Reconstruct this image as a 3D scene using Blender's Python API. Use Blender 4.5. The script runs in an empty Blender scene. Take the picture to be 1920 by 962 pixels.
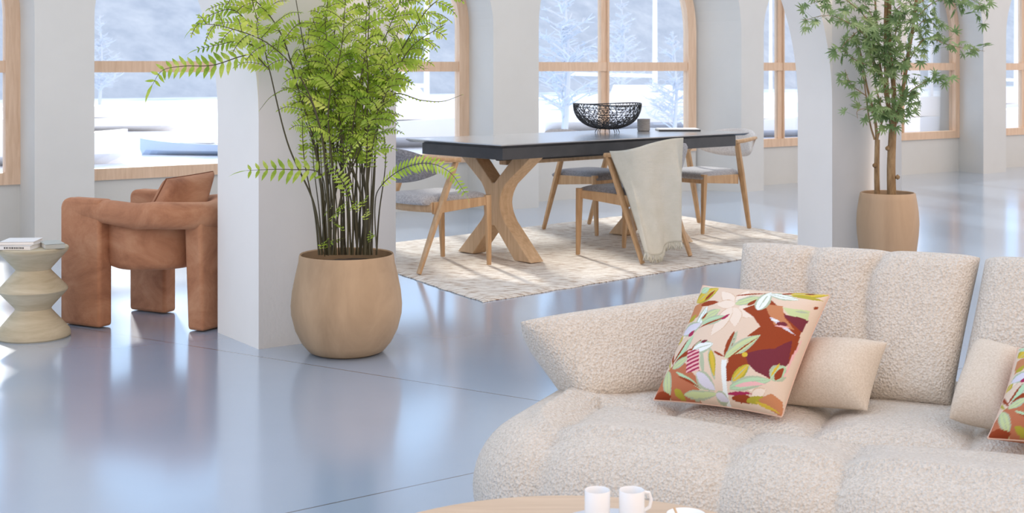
import bpy, bmesh, math, random
from mathutils import Vector, Matrix, noise
R = math.radians
sc = bpy.context.scene
col = sc.collection
random.seed(7)

# ------------------------------------------------------------------ camera
EYE = 1.22
FPX, CX, HY = 2500.0, 960.0, 125.0
cam = bpy.data.cameras.new('camera')
cam.sensor_width = 36.0
cam.lens = 36.0 * FPX / 1920.0
cam.shift_y = (HY - 481.0) / 1920.0
cam.clip_end = 600
cam.dof.use_dof = True
cam.dof.focus_distance = 4.6
cam.dof.aperture_fstop = 10.0
camo = bpy.data.objects.new('camera', cam)
camo.location = (0, 0, EYE)
camo.rotation_euler = (R(90), 0, 0)
col.objects.link(camo)
sc.camera = camo

# ------------------------------------------------------------------ light
DX, DY = 0.8162, 0.5778              # direction along the window wall
NX, NY = -0.5778, 0.8162             # direction out of the windows
w = bpy.data.worlds.new('world'); sc.world = w; w.use_nodes = True
nt = w.node_tree; nt.nodes.clear()
out = nt.nodes.new('ShaderNodeOutputWorld'); bg = nt.nodes.new('ShaderNodeBackground')
tc = nt.nodes.new('ShaderNodeTexCoord'); dot = nt.nodes.new('ShaderNodeVectorMath'); dot.operation = 'DOT_PRODUCT'
dot.inputs[1].default_value = (NX, NY, 0.0)
rmp = nt.nodes.new('ShaderNodeValToRGB')
mr = nt.nodes.new('ShaderNodeMapRange'); mr.inputs['From Min'].default_value = -1; mr.inputs['From Max'].default_value = 1
el = rmp.color_ramp.elements
el[0].position = 0.12; el[0].color = (1.10, 0.92, 0.81, 1)
el[1].position = 0.62; el[1].color = (0.66, 0.88, 1.18, 1)
nt.links.new(tc.outputs['Generated'], dot.inputs[0]); nt.links.new(dot.outputs['Value'], mr.inputs['Value'])
nt.links.new(mr.outputs['Result'], rmp.inputs['Fac']); nt.links.new(rmp.outputs['Color'], bg.inputs['Color'])
bg.inputs['Strength'].default_value = 1.45
nt.links.new(bg.outputs[0], out.inputs[0])
sun = bpy.data.lights.new('sun', 'SUN'); sun.energy = 4.2; sun.angle = R(4); sun.color = (1.0, 0.96, 0.90)
suno = bpy.data.objects.new('sun', sun); col.objects.link(suno)
suno.rotation_euler = Vector((-0.30, 0.80, 0.38)).to_track_quat('Z', 'Y').to_euler()
suno.location = (-5, 14, 8)
sc.view_settings.view_transform = 'Standard'
sc.view_settings.look = 'None'
sc.view_settings.exposure = 0.0
sc.view_settings.gamma = 1.0
sc.view_settings.use_curve_mapping = False

# ------------------------------------------------------------------ helpers
def at(px, py, Y):
    """world point seen at photo position px, py at depth Y"""
    return Vector(((px - CX) / FPX * Y, Y, EYE - (py - HY) / FPX * Y))
def flr(px, py, z=0.0):
    Y = (EYE - z) * FPX / (py - HY)
    return Vector(((px - CX) / FPX * Y, Y, z))

class MB:
    def __init__(s): s.v = []; s.f = []; s.m = []; s.c = None
    def add(s, vs, fs, mi=0):
        b = len(s.v); s.v += [tuple(q) for q in vs]
        s.f += [tuple(i + b for i in f) for f in fs]; s.m += [mi] * len(fs)
        return s
    def box(s, c, d, rot=None, mi=0):
        x, y, z = d[0] / 2, d[1] / 2, d[2] / 2
        vs = [Vector(q) for q in ((-x,-y,-z),(x,-y,-z),(x,y,-z),(-x,y,-z),(-x,-y,z),(x,-y,z),(x,y,z),(-x,y,z))]
        if rot is not None: vs = [rot @ q for q in vs]
        return s.add([q + Vector(c) for q in vs], [(0,3,2,1),(4,5,6,7),(0,1,5,4),(1,2,6,5),(2,3,7,6),(3,0,4,7)], mi)
    def hexa(s, lo, hi, mi=0):
        """lo, hi: four corners each, counter-clockwise seen from above"""
        return s.add(list(lo) + list(hi), [(3,2,1,0),(4,5,6,7),(0,1,5,4),(1,2,6,5),(2,3,7,6),(3,0,4,7)], mi)
    def tube(s, pts, rad, n=8, mi=0, sx=1.0, sy=1.0, caps=True, up=None, square=0.0):
        pts = [Vector(q) for q in pts]; k = len(pts)
        if not hasattr(rad, '__len__'): rad = [rad] * k
        rings = []; b0 = len(s.v); ref = Vector(up) if up is not None else None
        for i, q in enumerate(pts):
            t = (pts[min(i+1, k-1)] - pts[max(i-1, 0)]).normalized()
            if ref is None:
                ref = Vector((0,0,1)) if abs(t.z) < 0.9 else Vector((1,0,0))
            a = ref.cross(t)
            if a.length < 1e-5: a = Vector((1,0,0)).cross(t)
            a.normalize(); b = t.cross(a).normalized()
            if up is None: ref = b
            for j in range(n):
                th = 2 * math.pi * (j + .5) / n
                ct, st = math.cos(th), math.sin(th)
                if square:
                    m = (abs(ct)**square + abs(st)**square) ** (-1.0/square); ct *= m; st *= m
                s.v.append(tuple(q + a * (ct * rad[i] * sx) + b * (st * rad[i] * sy)))
        for i in range(k - 1):
            for j in range(n):
                j2 = (j + 1) % n
                s.f.append((b0+i*n+j, b0+i*n+j2, b0+(i+1)*n+j2, b0+(i+1)*n+j)); s.m.append(mi)
        if caps:
            s.f.append(tuple(b0 + j for j in reversed(range(n)))); s.m.append(mi)
            s.f.append(tuple(b0 + (k-1)*n + j for j in range(n))); s.m.append(mi)
        return s
    def lathe(s, prof, n=48, c=(0,0,0), mi=0):
        b0 = len(s.v); k = len(prof)
        for r, z in prof:
            for j in range(n):
                th = 2*math.pi*j/n
                s.v.append((c[0] + r*math.cos(th), c[1] + r*math.sin(th), c[2] + z))
        for i in range(k-1):
            for j in range(n):
                j2 = (j+1) % n
                s.f.append((b0+i*n+j, b0+i*n+j2, b0+(i+1)*n+j2, b0+(i+1)*n+j)); s.m.append(mi)
        if prof[0][0] > 1e-4: s.f.append(tuple(b0+j for j in reversed(range(n)))); s.m.append(mi)
        if prof[-1][0] > 1e-4: s.f.append(tuple(b0+(k-1)*n+j for j in range(n))); s.m.append(mi)
        return s
    def prism(s, poly, o, ax, ay, az, depth, mi=0):
        """polygon (a, b) pairs extruded along az by depth"""
        o, ax, ay, az = Vector(o), Vector(ax), Vector(ay), Vector(az)
        n = len(poly)
        lo = [o + ax*a + ay*b for a, b in poly]; hi = [q + az*depth for q in lo]
        s.add(lo + hi, [tuple(reversed(range(n))), tuple(range(n, 2*n))] +
              [(i, (i+1) % n, n + (i+1) % n, n + i) for i in range(n)], mi)
        return s
    def build(s, name, mat, parent=None, smooth=True, bevel=0.0, angle=40, subsurf=0, weld=False):
        me = bpy.data.meshes.new(name); me.from_pydata(s.v, [], s.f)
        mats = mat if isinstance(mat, (list, tuple)) else [mat]
        for m in mats: me.materials.append(m)
        for p, mi in zip(me.polygons, s.m): p.material_index = mi
        bm = bmesh.new(); bm.from_mesh(me)
        if weld: bmesh.ops.remove_doubles(bm, verts=bm.verts, dist=1e-5)
        bmesh.ops.recalc_face_normals(bm, faces=bm.faces)
        bm.to_mesh(me); bm.free()
        if smooth:
            for p in me.polygons: p.use_smooth = True
            try: me.set_sharp_from_angle(angle=R(angle))
            except Exception: pass
        o = bpy.data.objects.new(name, me); col.objects.link(o)
        if parent is not None: o.parent = parent
        if bevel:
            b = o.modifiers.new('bevel', 'BEVEL'); b.width = bevel; b.segments = 3; b.limit_method = 'ANGLE'; b.angle_limit = R(35)
            b.harden_normals = False
        if subsurf:
            b = o.modifiers.new('sub', 'SUBSURF'); b.levels = subsurf; b.render_levels = subsurf
        return o

def empty(name, loc, rz=0.0):
    o = bpy.data.objects.new(name, None); col.objects.link(o)
    o.location = loc; o.rotation_euler = (0, 0, rz); o.empty_display_size = 0.1
    return o
def tag(o, label=None, cat=None, group=None, kind=None):
    if label: o['label'] = label
    if cat: o['category'] = cat
    if group: o['group'] = group
    if kind: o['kind'] = kind
    return o
def copy_tree(o, parent=None):
    c = o.copy(); col.objects.link(c)
    if parent is not None: c.parent = parent
    for ch in list(o.children): copy_tree(ch, c)
    return c

# ------------------------------------------------------------------ materials
def srgb(r, g, b):
    f = lambda c: (c/255/12.92) if c/255 <= .04045 else ((c/255+.055)/1.055)**2.4
    return (f(r), f(g), f(b), 1.0)
class Mat:
    def __init__(s, name, color=(.8,.8,.8,1), rough=.6, spec=.5, metal=0.0):
        s.m = bpy.data.materials.new(name); s.m.use_nodes = True
        s.nt = s.m.node_tree; s.b = s.nt.nodes['Principled BSDF']; s.out = s.nt.nodes['Material Output']
        s.b.inputs['Base Color'].default_value = color; s.b.inputs['Roughness'].default_value = rough
        s.b.inputs['Specular IOR Level'].default_value = spec; s.b.inputs['Metallic'].default_value = metal
        s._tc = None
    def n(s, t, **kw):
        nd = s.nt.nodes.new(t)
        for k, v in kw.items():
            if k in nd.inputs: nd.inputs[k].default_value = v
            else: setattr(nd, k, v)
        return nd
    def l(s, a, b): s.nt.links.new(a, b)
    def coord(s, scale=(1,1,1), rot=(0,0,0), src='Object'):
        if s._tc is None: s._tc = s.n('ShaderNodeTexCoord')
        mp = s.n('ShaderNodeMapping'); mp.inputs['Scale'].default_value = scale; mp.inputs['Rotation'].default_value = rot
        s.l(s._tc.outputs[src], mp.inputs['Vector']); return mp.outputs['Vector']
    def noise(s, scale=5, detail=3, rough=.5, sc3=(1,1,1), rot=(0,0,0), dist=0.0):
        nd = s.n('ShaderNodeTexNoise', Scale=scale, Detail=detail, Roughness=rough, Distortion=dist)
        s.l(s.coord(sc3, rot), nd.inputs['Vector']); return nd.outputs['Fac']
    def ramp(s, fac, stops):
        r = s.n('ShaderNodeValToRGB'); e = r.color_ramp.elements
        while len(e) < len(stops): e.new(.5)
        for i, (p, c) in enumerate(stops): e[i].position = p; e[i].color = c
        s.l(fac, r.inputs['Fac']); return r.outputs['Color']
    def base(s, c): s.l(c, s.b.inputs['Base Color']); return s
    def bump(s, h, strength=.3, dist=.01):
        b = s.n('ShaderNodeBump', Strength=strength, Distance=dist); s.l(h, b.inputs['Height'])
        s.l(b.outputs['Normal'], s.b.inputs['Normal']); return s

def plaster(name, c, k=.03):
    m = Mat(name, c, .85, .25)
    f = m.noise(1.6, 4, .6)
    a = tuple(x*(1-k) for x in c[:3]) + (1,); b = tuple(min(1, x*(1+k)) for x in c[:3]) + (1,)
    m.base(m.ramp(f, [(.3, a), (.7, b)])); m.bump(m.noise(60, 3, .6), .05, .004); return m.m
M = {}
M['wall'] = plaster('white_plaster', (.64, .64, .61, 1))
M['arcade'] = plaster('warm_white_plaster', (.84, .805, .755, 1))
def wood(name, c0, c1, rot=(0,0,0), stretch=(14, 14, 1.2), rough=.5, scale=3.0):
    m = Mat(name, c0, rough, .35)
    f = m.noise(scale, 5, .6, stretch, rot, .6)
    m.base(m.ramp(f, [(.28, c0), (.72, c1)])); m.bump(f, .08, .004); return m.m
M['frame_wood'] = wood('window_timber', (.66,.46,.31,1), (.80,.60,.44,1))
M['oak'] = wood('oak', (.42,.25,.12,1), (.62,.41,.235,1))
M['oak_pale'] = wood('pale_oak', (.50,.33,.19,1), (.68,.49,.31,1))
M['table_wood'] = wood('pale_ash', (.54,.385,.26,1), (.66,.49,.345,1), stretch=(1.2, 14, 14))
m = Mat('glass_pane', (1,1,1,1), .02); 
tr = m.n('ShaderNodeBsdfTransparent'); tr.inputs['Color'].default_value = (.95,.975,1,1)
gl = m.n('ShaderNodeBsdfGlossy', Roughness=.03); fr = m.n('ShaderNodeFresnel', IOR=1.25); mx = m.n('ShaderNodeMixShader')
m.l(fr.outputs[0], mx.inputs[0]); m.l(tr.outputs[0], mx.inputs[1]); m.l(gl.outputs[0], mx.inputs[2]); m.l(mx.outputs[0], m.out.inputs[0])
M['glass'] = m.m
# ------------------------------------------------------------------ floor
m = Mat('polished_concrete', srgb(150,165,190), .16, .5)
f = m.noise(.7, 5, .6)
base = m.ramp(f, [(.3, (.30,.40,.53,1)), (.7, (.345,.45,.59,1))])
# two saw-cut joints in the slab
tcx = m.n('ShaderNodeTexCoord')
def cut(p0, p1):
    d = (Vector(p1) - Vector(p0)).normalized(); nrm = (-d.y, d.x, 0)
    dt = m.n('ShaderNodeVectorMath', operation='DOT_PRODUCT'); dt.inputs[1].default_value = nrm
    m.l(tcx.outputs['Object'], dt.inputs[0])
    sb = m.n('ShaderNodeMath', operation='SUBTRACT'); m.l(dt.outputs['Value'], sb.inputs[0]); sb.inputs[1].default_value = nrm[0]*p0[0] + nrm[1]*p0[1]
    ab = m.n('ShaderNodeMath', operation='ABSOLUTE'); m.l(sb.outputs[0], ab.inputs[0])
    lt = m.n('ShaderNodeMath', operation='LESS_THAN'); m.l(ab.outputs[0], lt.inputs[0]); lt.inputs[1].default_value = .0035
    return lt.outputs[0]
a = cut((-.416, 5.196), (-.02, 4.943)); b = cut((-.593, 3.66), (-.465, 3.752))
mxm = m.n('ShaderNodeMath', operation='MAXIMUM'); m.l(a, mxm.inputs[0]); m.l(b, mxm.inputs[1])
mix = m.n('ShaderNodeMix', data_type='RGBA'); m.l(mxm.outputs[0], mix.inputs['Factor'])
m.l(base, mix.inputs['A']); mix.inputs['B'].default_value = (.10,.13,.18,1)
m.base(mix.outputs['Result'])
rr = m.n('ShaderNodeMapRange'); m.l(m.noise(1.3, 4, .6), rr.inputs['Value']); rr.inputs['To Min'].default_value = .15; rr.inputs['To Max'].default_value = .26
m.l(rr.outputs['Result'], m.b.inputs['Roughness'])
m.b.inputs['IOR'].default_value = 1.6
m.b.inputs['Coat Weight'].default_value = 1.0; m.b.inputs['Coat Roughness'].default_value = .14; m.b.inputs['Coat IOR'].default_value = 1.6
M['floor'] = m.m

W0 = Vector((-3.04, 9.74, 0)); D = Vector((DX, DY, 0)); N = Vector((NX, NY, 0)); UP = Vector((0,0,1))
def wallpt(t, z, off=0.0): return W0 + D*t + N*off + UP*z
TOP = 4.6
# floor stops at the window wall
fl = MB(); 
c = [wallpt(-4.5, 0, .1), wallpt(17, 0, .1), wallpt(17, 0, .1) - N*17, wallpt(-4.5, 0, .1) - N*17]
fl.add([q for q in c] + [q - UP*.2 for q in c], [(0,1,2,3),(7,6,5,4),(0,4,5,1),(1,5,6,2),(2,6,7,3),(3,7,4,0)])
tag(fl.build('floor', M['floor'], smooth=False), kind='structure', label='polished grey blue concrete floor')

# ------------------------------------------------------------------ window wall
SILL, SPRING, FACE = .39, 1.56, -.42
OPEN = [(-2.75,-.554,-2.75,-.54), (-.146,1.40,-.15,1.40), (1.75,3.234,1.70,3.252), (3.711,6.157,3.66,5.93),
        (6.465,7.86,6.43,7.86), (8.13,10.0,8.13,10.13), (10.43,12.3,10.43,12.4)]
def arch_samples(a, b, n=36):
    c, r = (a+b)/2, (b-a)/2
    return [(c - r*math.cos(math.pi*i/n), r*math.sin(math.pi*i/n)) for i in range(n+1)]
mb = MB()
def quad(p): mb.add(p, [(0,1,2,3)])
def wall_sheet(off, idx, flip):
    prev = -4.5
    for o in OPEN:
        a, b = o[idx], o[idx+1]
        quad([wallpt(prev,0,off), wallpt(a,0,off), wallpt(a,TOP,off), wallpt(prev,TOP,off)])
        if idx: quad([wallpt(a,0,off), wallpt(b,0,off), wallpt(b,SILL,off), wallpt(a,SILL,off)])
        s = arch_samples(a, b)
        for (t0,h0),(t1,h1) in zip(s, s[1:]):
            quad([wallpt(t0,SPRING+h0,off), wallpt(t1,SPRING+h1,off), wallpt(t1,TOP,off), wallpt(t0,TOP,off)])
        prev = b
    quad([wallpt(prev,0,off), wallpt(17,0,off), wallpt(17,TOP,off), wallpt(prev,TOP,off)])
wall_sheet(FACE, 0, False); wall_sheet(.08, 2, True)
for o in OPEN:
    s0, s1 = arch_samples(o[0], o[1]), arch_samples(o[2], o[3])
    p0 = [wallpt(o[0],0,FACE)] + [wallpt(t,SPRING+h,FACE) for t,h in s0] + [wallpt(o[1],0,FACE)]
    p1 = [wallpt(o[2],0,.08)] + [wallpt(t,SPRING+h,.08) for t,h in s1] + [wallpt(o[3],0,.08)]
    n = len(p0)
    for i in range(n-1):
        quad([p0[i], p0[i+1], p1[i+1], p1[i]])
    a, b = o[2]-.01, o[3]+.01      # panel under the window, set at the back of the niche
    quad([wallpt(a,0,-.012), wallpt(b,0,-.012), wallpt(b,SILL,-.012), wallpt(a,SILL,-.012)])
    quad([wallpt(a,SILL,-.012), wallpt(b,SILL,-.012), wallpt(b,SILL,.08), wallpt(a,SILL,.08)])
quad([wallpt(-4.5,TOP,FACE), wallpt(17,TOP,FACE), wallpt(17,TOP,.08), wallpt(-4.5,TOP,.08)])
tag(mb.build('wall_back', M['wall'], angle=30), kind='structure', label='white plaster wall of arched window niches')

# windows
def window(i, a, b, mull=None, transom=1.22):
    """arched timber frame with transom, mullion and panes"""
    c, r = (a+b)/2, (b-a)/2; wd, dp, off = .105, .075, -.03
    def outline(r_, zb):
        return [(c - r_, zb)] + [(c - r_*math.cos(math.pi*k/32), SPRING + r_*math.sin(math.pi*k/32)) for k in range(33)] + [(c + r_, zb)]
    o, q = outline(r, SILL), outline(r - wd, SILL + .085)
    f = MB(); n = len(o)
    vs = [wallpt(t,z,off) for t,z in o] + [wallpt(t,z,off) for t,z in q] + [wallpt(t,z,off+dp) for t,z in o] + [wallpt(t,z,off+dp) for t,z in q]
    fs = []
    for k in range(n):
        k2 = (k+1) % n
        fs += [(k,k2,n+k2,n+k), (2*n+k,2*n+k2,3*n+k2,3*n+k), (k,k2,2*n+k2,2*n+k), (n+k,n+k2,3*n+k2,3*n+k)]
    f.add(vs, fs)
    root = tag(f.build('window_%d' % i, M['frame_wood'], angle=30), kind='structure', label='arched pale timber window frame')
    rot = Matrix.Rotation(math.atan2(DY, DX), 3, 'Z')
    def bar(name, t0, t1, z0, z1, o_=0.004, d_=.06):
        g = MB(); g.box(wallpt((t0+t1)/2, (z0+z1)/2, off+dp/2+o_), (t1-t0, d_, z1-z0), rot)
        return g.build(name, M['frame_wood'], root, smooth=False)
    bar('transom', a+wd*.9, b-wd*.9, transom-.042, transom+.042)
    if mull is not None:
        top = SPRING + math.sqrt(max(.01, (r-wd)**2 - (mull-c)**2)) + .01
        bar('mullion', mull-.05, mull+.05, SILL+.08, top, .009, .05)
        # inner glazing beads give the mullion its stepped edge
        bar('glazing_bead', mull+.012, mull+.026, SILL+.08, top, -.022, .03)
    g = MB(); gp = outline(r - wd*.8, SILL + .07)
    g.add([wallpt(t,z,off+dp*.6) for t,z in gp], [tuple(range(len(gp)))])
    g.build('glass_pane', M['glass'], root, smooth=False)
    return root
mulls = [-1.6, None, 2.475, 4.79, 7.15, 9.08, 11.4]
for i, (o, mu) in enumerate(zip(OPEN, mulls)): window(i+1, o[2], o[3], mu)

# ------------------------------------------------------------------ arcade with round arches
A0 = Vector((-1.0935, 5.755, 0)); GAP = 2.971; RAD = GAP/2; ASPR = 1.0
P = [(-GAP-.67, -GAP), (0, .683), (3.654, 4.286), (4.286+GAP, 4.286+GAP+.66)]
def thick(t): return .445 if t <= .683 else (.27 if t >= 3.654 else .445 + (.27-.445)*(t-.683)/(3.654-.683))
def ap(t, z, back=0): return A0 + D*t + N*(thick(t) if back else 0) + UP*z
mb = MB()
for (a, b) in P:
    for k in (0, 1): quad([ap(a,0,k), ap(b,0,k), ap(b,TOP,k), ap(a,TOP,k)])
    quad([ap(a,0,0), ap(a,0,1), ap(a,ASPR,1), ap(a,ASPR,0)]); quad([ap(b,0,0), ap(b,0,1), ap(b,ASPR,1), ap(b,ASPR,0)])
for (a, b) in ((P[0][1], P[1][0]), (P[1][1], P[2][0]), (P[2][1], P[3][0])):
    s = arch_samples(a, b, 56)
    for (t0,h0),(t1,h1) in zip(s, s[1:]):
        for k in (0, 1): quad([ap(t0,ASPR+h0,k), ap(t1,ASPR+h1,k), ap(t1,TOP,k), ap(t0,TOP,k)])
        quad([ap(t0,ASPR+h0,0), ap(t1,ASPR+h1,0), ap(t1,ASPR+h1,1), ap(t0,ASPR+h0,1)])
for (a,b) in ((P[0][0],P[0][1]),(P[0][1],0),(0,.683),(.683,3.654),(3.654,4.286),(4.286,P[3][0]),P[3]):
    quad([ap(a,TOP,0), ap(b,TOP,0), ap(b,TOP,1), ap(a,TOP,1)])
tag(mb.build('wall_middle', M['arcade'], angle=30, weld=True), kind='structure', label='white arcade wall of pillars and round arches')
# ------------------------------------------------------------------ outside: frozen harbour, boats, hills
def opt(t, dist, z): return wallpt(t, z, dist)
m = Mat('snow_and_ice', (.8,.85,.9,1), .7, .3)
f = m.noise(.16, 5, .6, (1, .35, 1), (0,0,R(35)))
m.base(m.ramp(f, [(.42, (.60,.69,.83,1)), (.52, (.84,.87,.92,1)), (.62, (.90,.91,.93,1))]))
g = MB()
c = [wallpt(-160,-1.3,.3), wallpt(200,-1.3,.3), wallpt(200,-1.3,190), wallpt(-160,-1.3,190)]
g.add(c, [(0,1,2,3)])
tag(g.build('ground', m.m, smooth=False), kind='structure', label='snow and pale ice outside the windows')
m = Mat('hazy_wooded_hillside', (.6,.7,.85,1), .9, .1)
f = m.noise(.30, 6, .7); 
m.base(m.ramp(f, [(.36, (.40,.47,.56,1)), (.55, (.49,.56,.64,1)), (.70, (.57,.635,.70,1))]))  # pale blue distance haze is mixed into the hillside colour
h = MB(); nx, ny = 90, 14
for j in range(ny+1):
    for i in range(nx+1):
        t = -170 + 390*i/nx; d = 95 + 90*j/ny
        prof = math.sin(min(1, j/ny*1.25)*math.pi/2)
        z = -1.3 + prof*(30 + 9*noise.noise((t*.012, 2.0, 0)) + 4*noise.noise((t*.05, j*.3, 1)))
        h.v.append(tuple(wallpt(t, z, d)))
for j in range(ny):
    for i in range(nx):
        a = j*(nx+1)+i; h.f.append((a,a+1,a+nx+2,a+nx+1)); h.m.append(0)
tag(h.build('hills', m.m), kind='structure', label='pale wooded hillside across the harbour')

white_hull = Mat('boat_white', (.90,.92,.95,1), .4).m
blue_hull = Mat('boat_blue', (.50,.61,.76,1), .4).m
mast_m = Mat('boat_mast', (.88,.91,.95,1), .4).m
def boat(px, Y, L, yaw, hull, label, mast=True, cabin=True, zb=-1.3):
    root = empty('boat', ((px-CX)/FPX*Y, Y, zb), yaw); tag(root, label, 'boat', 'boats in the snowy harbour outside')
    b = MB(); ns = 14; rows = []
    for i in range(ns+1):
        s = i/ns; wv = L*.15*(1 - (max(0, s-.45)/.55)**2.2) * (0.75 + .25*min(1, s*4)); x = (s-.5)*L
        dk = L*.10 + L*.05*s*s
        rows.append([(x - .04*L*(s<.1), wv, dk), (x, wv*.85, L*.045), (x*.96, 0, 0), (x, -wv*.85, L*.045), (x, -wv, dk)])
    for r_ in rows: b.v += r_
    for i in range(ns):
        for k in range(4): b.f.append((i*5+k, i*5+k+1, i*5+k+6, i*5+k+5)); b.m.append(0)
        b.f.append((i*5, i*5+5, i*5+9, i*5+4)); b.m.append(1)
    b.f.append((0,1,2,3,4)); b.m.append(0)
    b.build('hull', [hull, white_hull], root, smooth=False)
    if cabin:
        q = MB(); q.hexa([(-.2*L,-.09*L,.11*L),(.15*L,-.07*L,.11*L),(.15*L,.07*L,.11*L),(-.2*L,.09*L,.11*L)],
                         [(-.17*L,-.075*L,.2*L),(.08*L,-.06*L,.2*L),(.08*L,.06*L,.2*L),(-.17*L,.075*L,.2*L)])
        q.build('cabin', white_hull, root, smooth=False, bevel=.03)
    if mast:
        q = MB(); q.tube([(0,0,.12*L),(0,0,.95*L)], [.012*L,.008*L], 8); q.tube([(0,0,.24*L),(-.38*L,0,.25*L)], .009*L, 8)
        q.build('mast', mast_m, root)
    return root
boat(362, 38, 3.2, R(172), blue_hull, 'blue hulled boat with white deck outside the window behind the armchair', mast=False, cabin=True, zb=-1.3)
boat(215, 52, 5.0, R(10), white_hull, 'small white boat outside, left of the blue hulled boat', mast=False)
boat(800, 42, 8.0, R(20), white_hull, 'white sailing boat with tall mast outside, behind the end of the dining table')
boat(755, 70, 8.0, R(-15), white_hull, 'white sailing boat farther out, left of the tall masted boat')
boat(1228, 52, 9.0, R(5), white_hull, 'white sailing boat outside, behind the grey mug on the table')
boat(1445, 48, 6.0, R(15), white_hull, 'white boat outside the narrow window between dining table and right pillar')
boat(1745, 46, 7.5, R(12), white_hull, 'white boat on the snow outside, behind the potted tree')
boat(1905, 60, 8.0, R(12), white_hull, 'white sailing boat outside the window at the far right edge')
boat(10, 34, 6.0, R(14), white_hull, 'white boat outside the window at the far left edge')
# frosted bare trees on the shore
frost = Mat('frosted_twigs', (.60,.67,.76,1), .8).m  # frost, with some haze blended in towards the hillside tone
def frost_tree(px, Y, H, label, seed):
    rnd = random.Random(seed); root = empty('frosted_tree', ((px-CX)/FPX*Y, Y, -1.3)); tag(root, label, 'tree', 'frosted trees outside the windows')
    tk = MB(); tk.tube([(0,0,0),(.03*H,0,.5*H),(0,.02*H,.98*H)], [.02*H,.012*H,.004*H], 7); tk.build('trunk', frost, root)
    br = MB()
    for k in range(60):
        z = H*(.2 + .75*rnd.random()); a = rnd.random()*6.28; l = H*.30*(1.1 - z/H)*(.6+.6*rnd.random())
        p1 = Vector((math.cos(a)*l*.6, math.sin(a)*l*.6, z + l*.35)); p2 = Vector((math.cos(a)*l, math.sin(a)*l, z+l*.5))
        br.tube([(0,0,z), p1, p2], [.006*H,.004*H,.002*H], 4)
        for q in range(7):
            s = rnd.random(); b0 = Vector((0,0,z)).lerp(p2, .25+.75*s); a2 = rnd.random()*6.28
            e = b0 + Vector((math.cos(a2), math.sin(a2), rnd.random()*.9-.1))*l*.35
            br.tube([b0, e], [.004*H,.002*H], 3)
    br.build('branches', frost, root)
    return root
frost_tree(1055, 34, 5.2, 'frosted bare tree outside, left half of the large arched window', 3)
frost_tree(1262, 38, 3.6, 'low frosted tree outside, right half of the large arched window', 4)
frost_tree(1165, 75, 6.5, 'distant frosted tree outside, just right of the central window bar', 5)
frost_tree(186, 74, 5.5, 'frosted tree outside, left edge of the window behind the armchair', 6)
# ------------------------------------------------------------------ rug
RC = Vector((-.151, 6.885, 0)); E1 = Vector((.720, .693, 0)).normalized(); E2 = Vector((-.48, .877, 0)).normalized()
m = Mat('woven_wool_rug', srgb(222,210,195), .95, .1)
ang = math.atan2(E1.y, E1.x)
d1 = m.noise(9, 4, .7, (1.2, 7, 1), (0,0,-R(8))); 
m.base(m.ramp(d1, [(.36, srgb(160,128,102)), (.43, srgb(206,188,168)), (.50, srgb(236,226,212)), (.7, srgb(246,239,230))]))
wv = m.n('ShaderNodeTexWave', Scale=28, Distortion=5, Detail=3); wv.bands_direction = 'Y'
m.l(m.coord((1,1,1),(0,0,-R(8))), wv.inputs['Vector']); m.bump(wv.outputs['Fac'], .6, .012)
rg = MB(); nx, ny = 84, 56; L1, L2 = 3.36, 2.2
for j in range(ny+1):
    for i in range(nx+1):
        u, v_ = i/nx, j/ny
        e = .012*noise.noise((u*22, v_*16, 3)); 
        edge = min(u, 1-u, v_*.7, (1-v_)*.7)
        q = RC + E1*(u*L1 + e*(1 if u in (0,1) else 0)*2) + E2*(v_*L2 + e*(1 if v_ in (0,1) else 0)*2)
        z = .014 + .0025*noise.noise((u*50, v_*34, 0)) - (.009 if edge < .004 else 0)
        rg.v.append((q.x, q.y, z))
for j in range(ny):
    for i in range(nx):
        a = j*(nx+1)+i; rg.f.append((a,a+1,a+nx+2,a+nx+1)); rg.m.append(0)
per = [i for i in range(nx+1)] + [j*(nx+1)+nx for j in range(1, ny+1)] + [ny*(nx+1)+i for i in range(nx-1,-1,-1)] + [j*(nx+1) for j in range(ny-1,0,-1)]
b0 = len(rg.v)
for k in per: x,y,z = rg.v[k]; rg.v.append((x,y,.001))
n = len(per)
for k in range(n): rg.f.append((per[k], per[(k+1)%n], b0+(k+1)%n, b0+k)); rg.m.append(0)
rg.f.append(tuple(b0+k for k in reversed(range(n)))); rg.m.append(0)
rugo = rg.build('rug', m.m, angle=60); tag(rugo, 'cream flatwoven wool rug with broken brown stripes under the dining table', 'rug')
RZ = .019

# ------------------------------------------------------------------ dining table
m = Mat('dark_slate', (.045,.047,.052,1), .38, .5); 
m.base(m.ramp(m.noise(9, 4, .6), [(.3, (.036,.038,.043,1)), (.7, (.055,.057,.062,1))])); M['slate_edge'] = m.m
m = Mat('ceramic_table_top', (.10,.10,.105,1), .24, .6); m.b.inputs['IOR'].default_value = 1.8
m.base(m.ramp(m.noise(5, 5, .6), [(.3, (.23,.23,.235,1)), (.7, (.27,.27,.275,1))]))
m.b.inputs['Coat Weight'].default_value = 1.0; m.b.inputs['Coat Roughness'].default_value = .18; m.b.inputs['Coat IOR'].default_value = 1.8
M['slate_top'] = m.m
M['black_metal'] = Mat('black_metal', (.02,.021,.024,1), .45, .5).m
TO = Vector((-.063, 7.82, 0)); TL = Vector((1.727,1.53,0)); LN = TL.length; TYAW = math.atan2(TL.y, TL.x); WN = .93; TZ = .76
tb = tag(empty('dining_table', TO, TYAW), 'long dining table with dark slate top on crossed pale wooden legs', 'table')
g = MB()   # slab with undercut edge; underside is the dark core
g.hexa([(.022,.022,TZ-.020),(LN-.022,.022,TZ-.020),(LN-.022,WN-.022,TZ-.020),(.022,WN-.022,TZ-.020)],
       [(0,0,TZ-.006),(LN,0,TZ-.006),(LN,WN,TZ-.006),(0,WN,TZ-.006)], 0)
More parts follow.
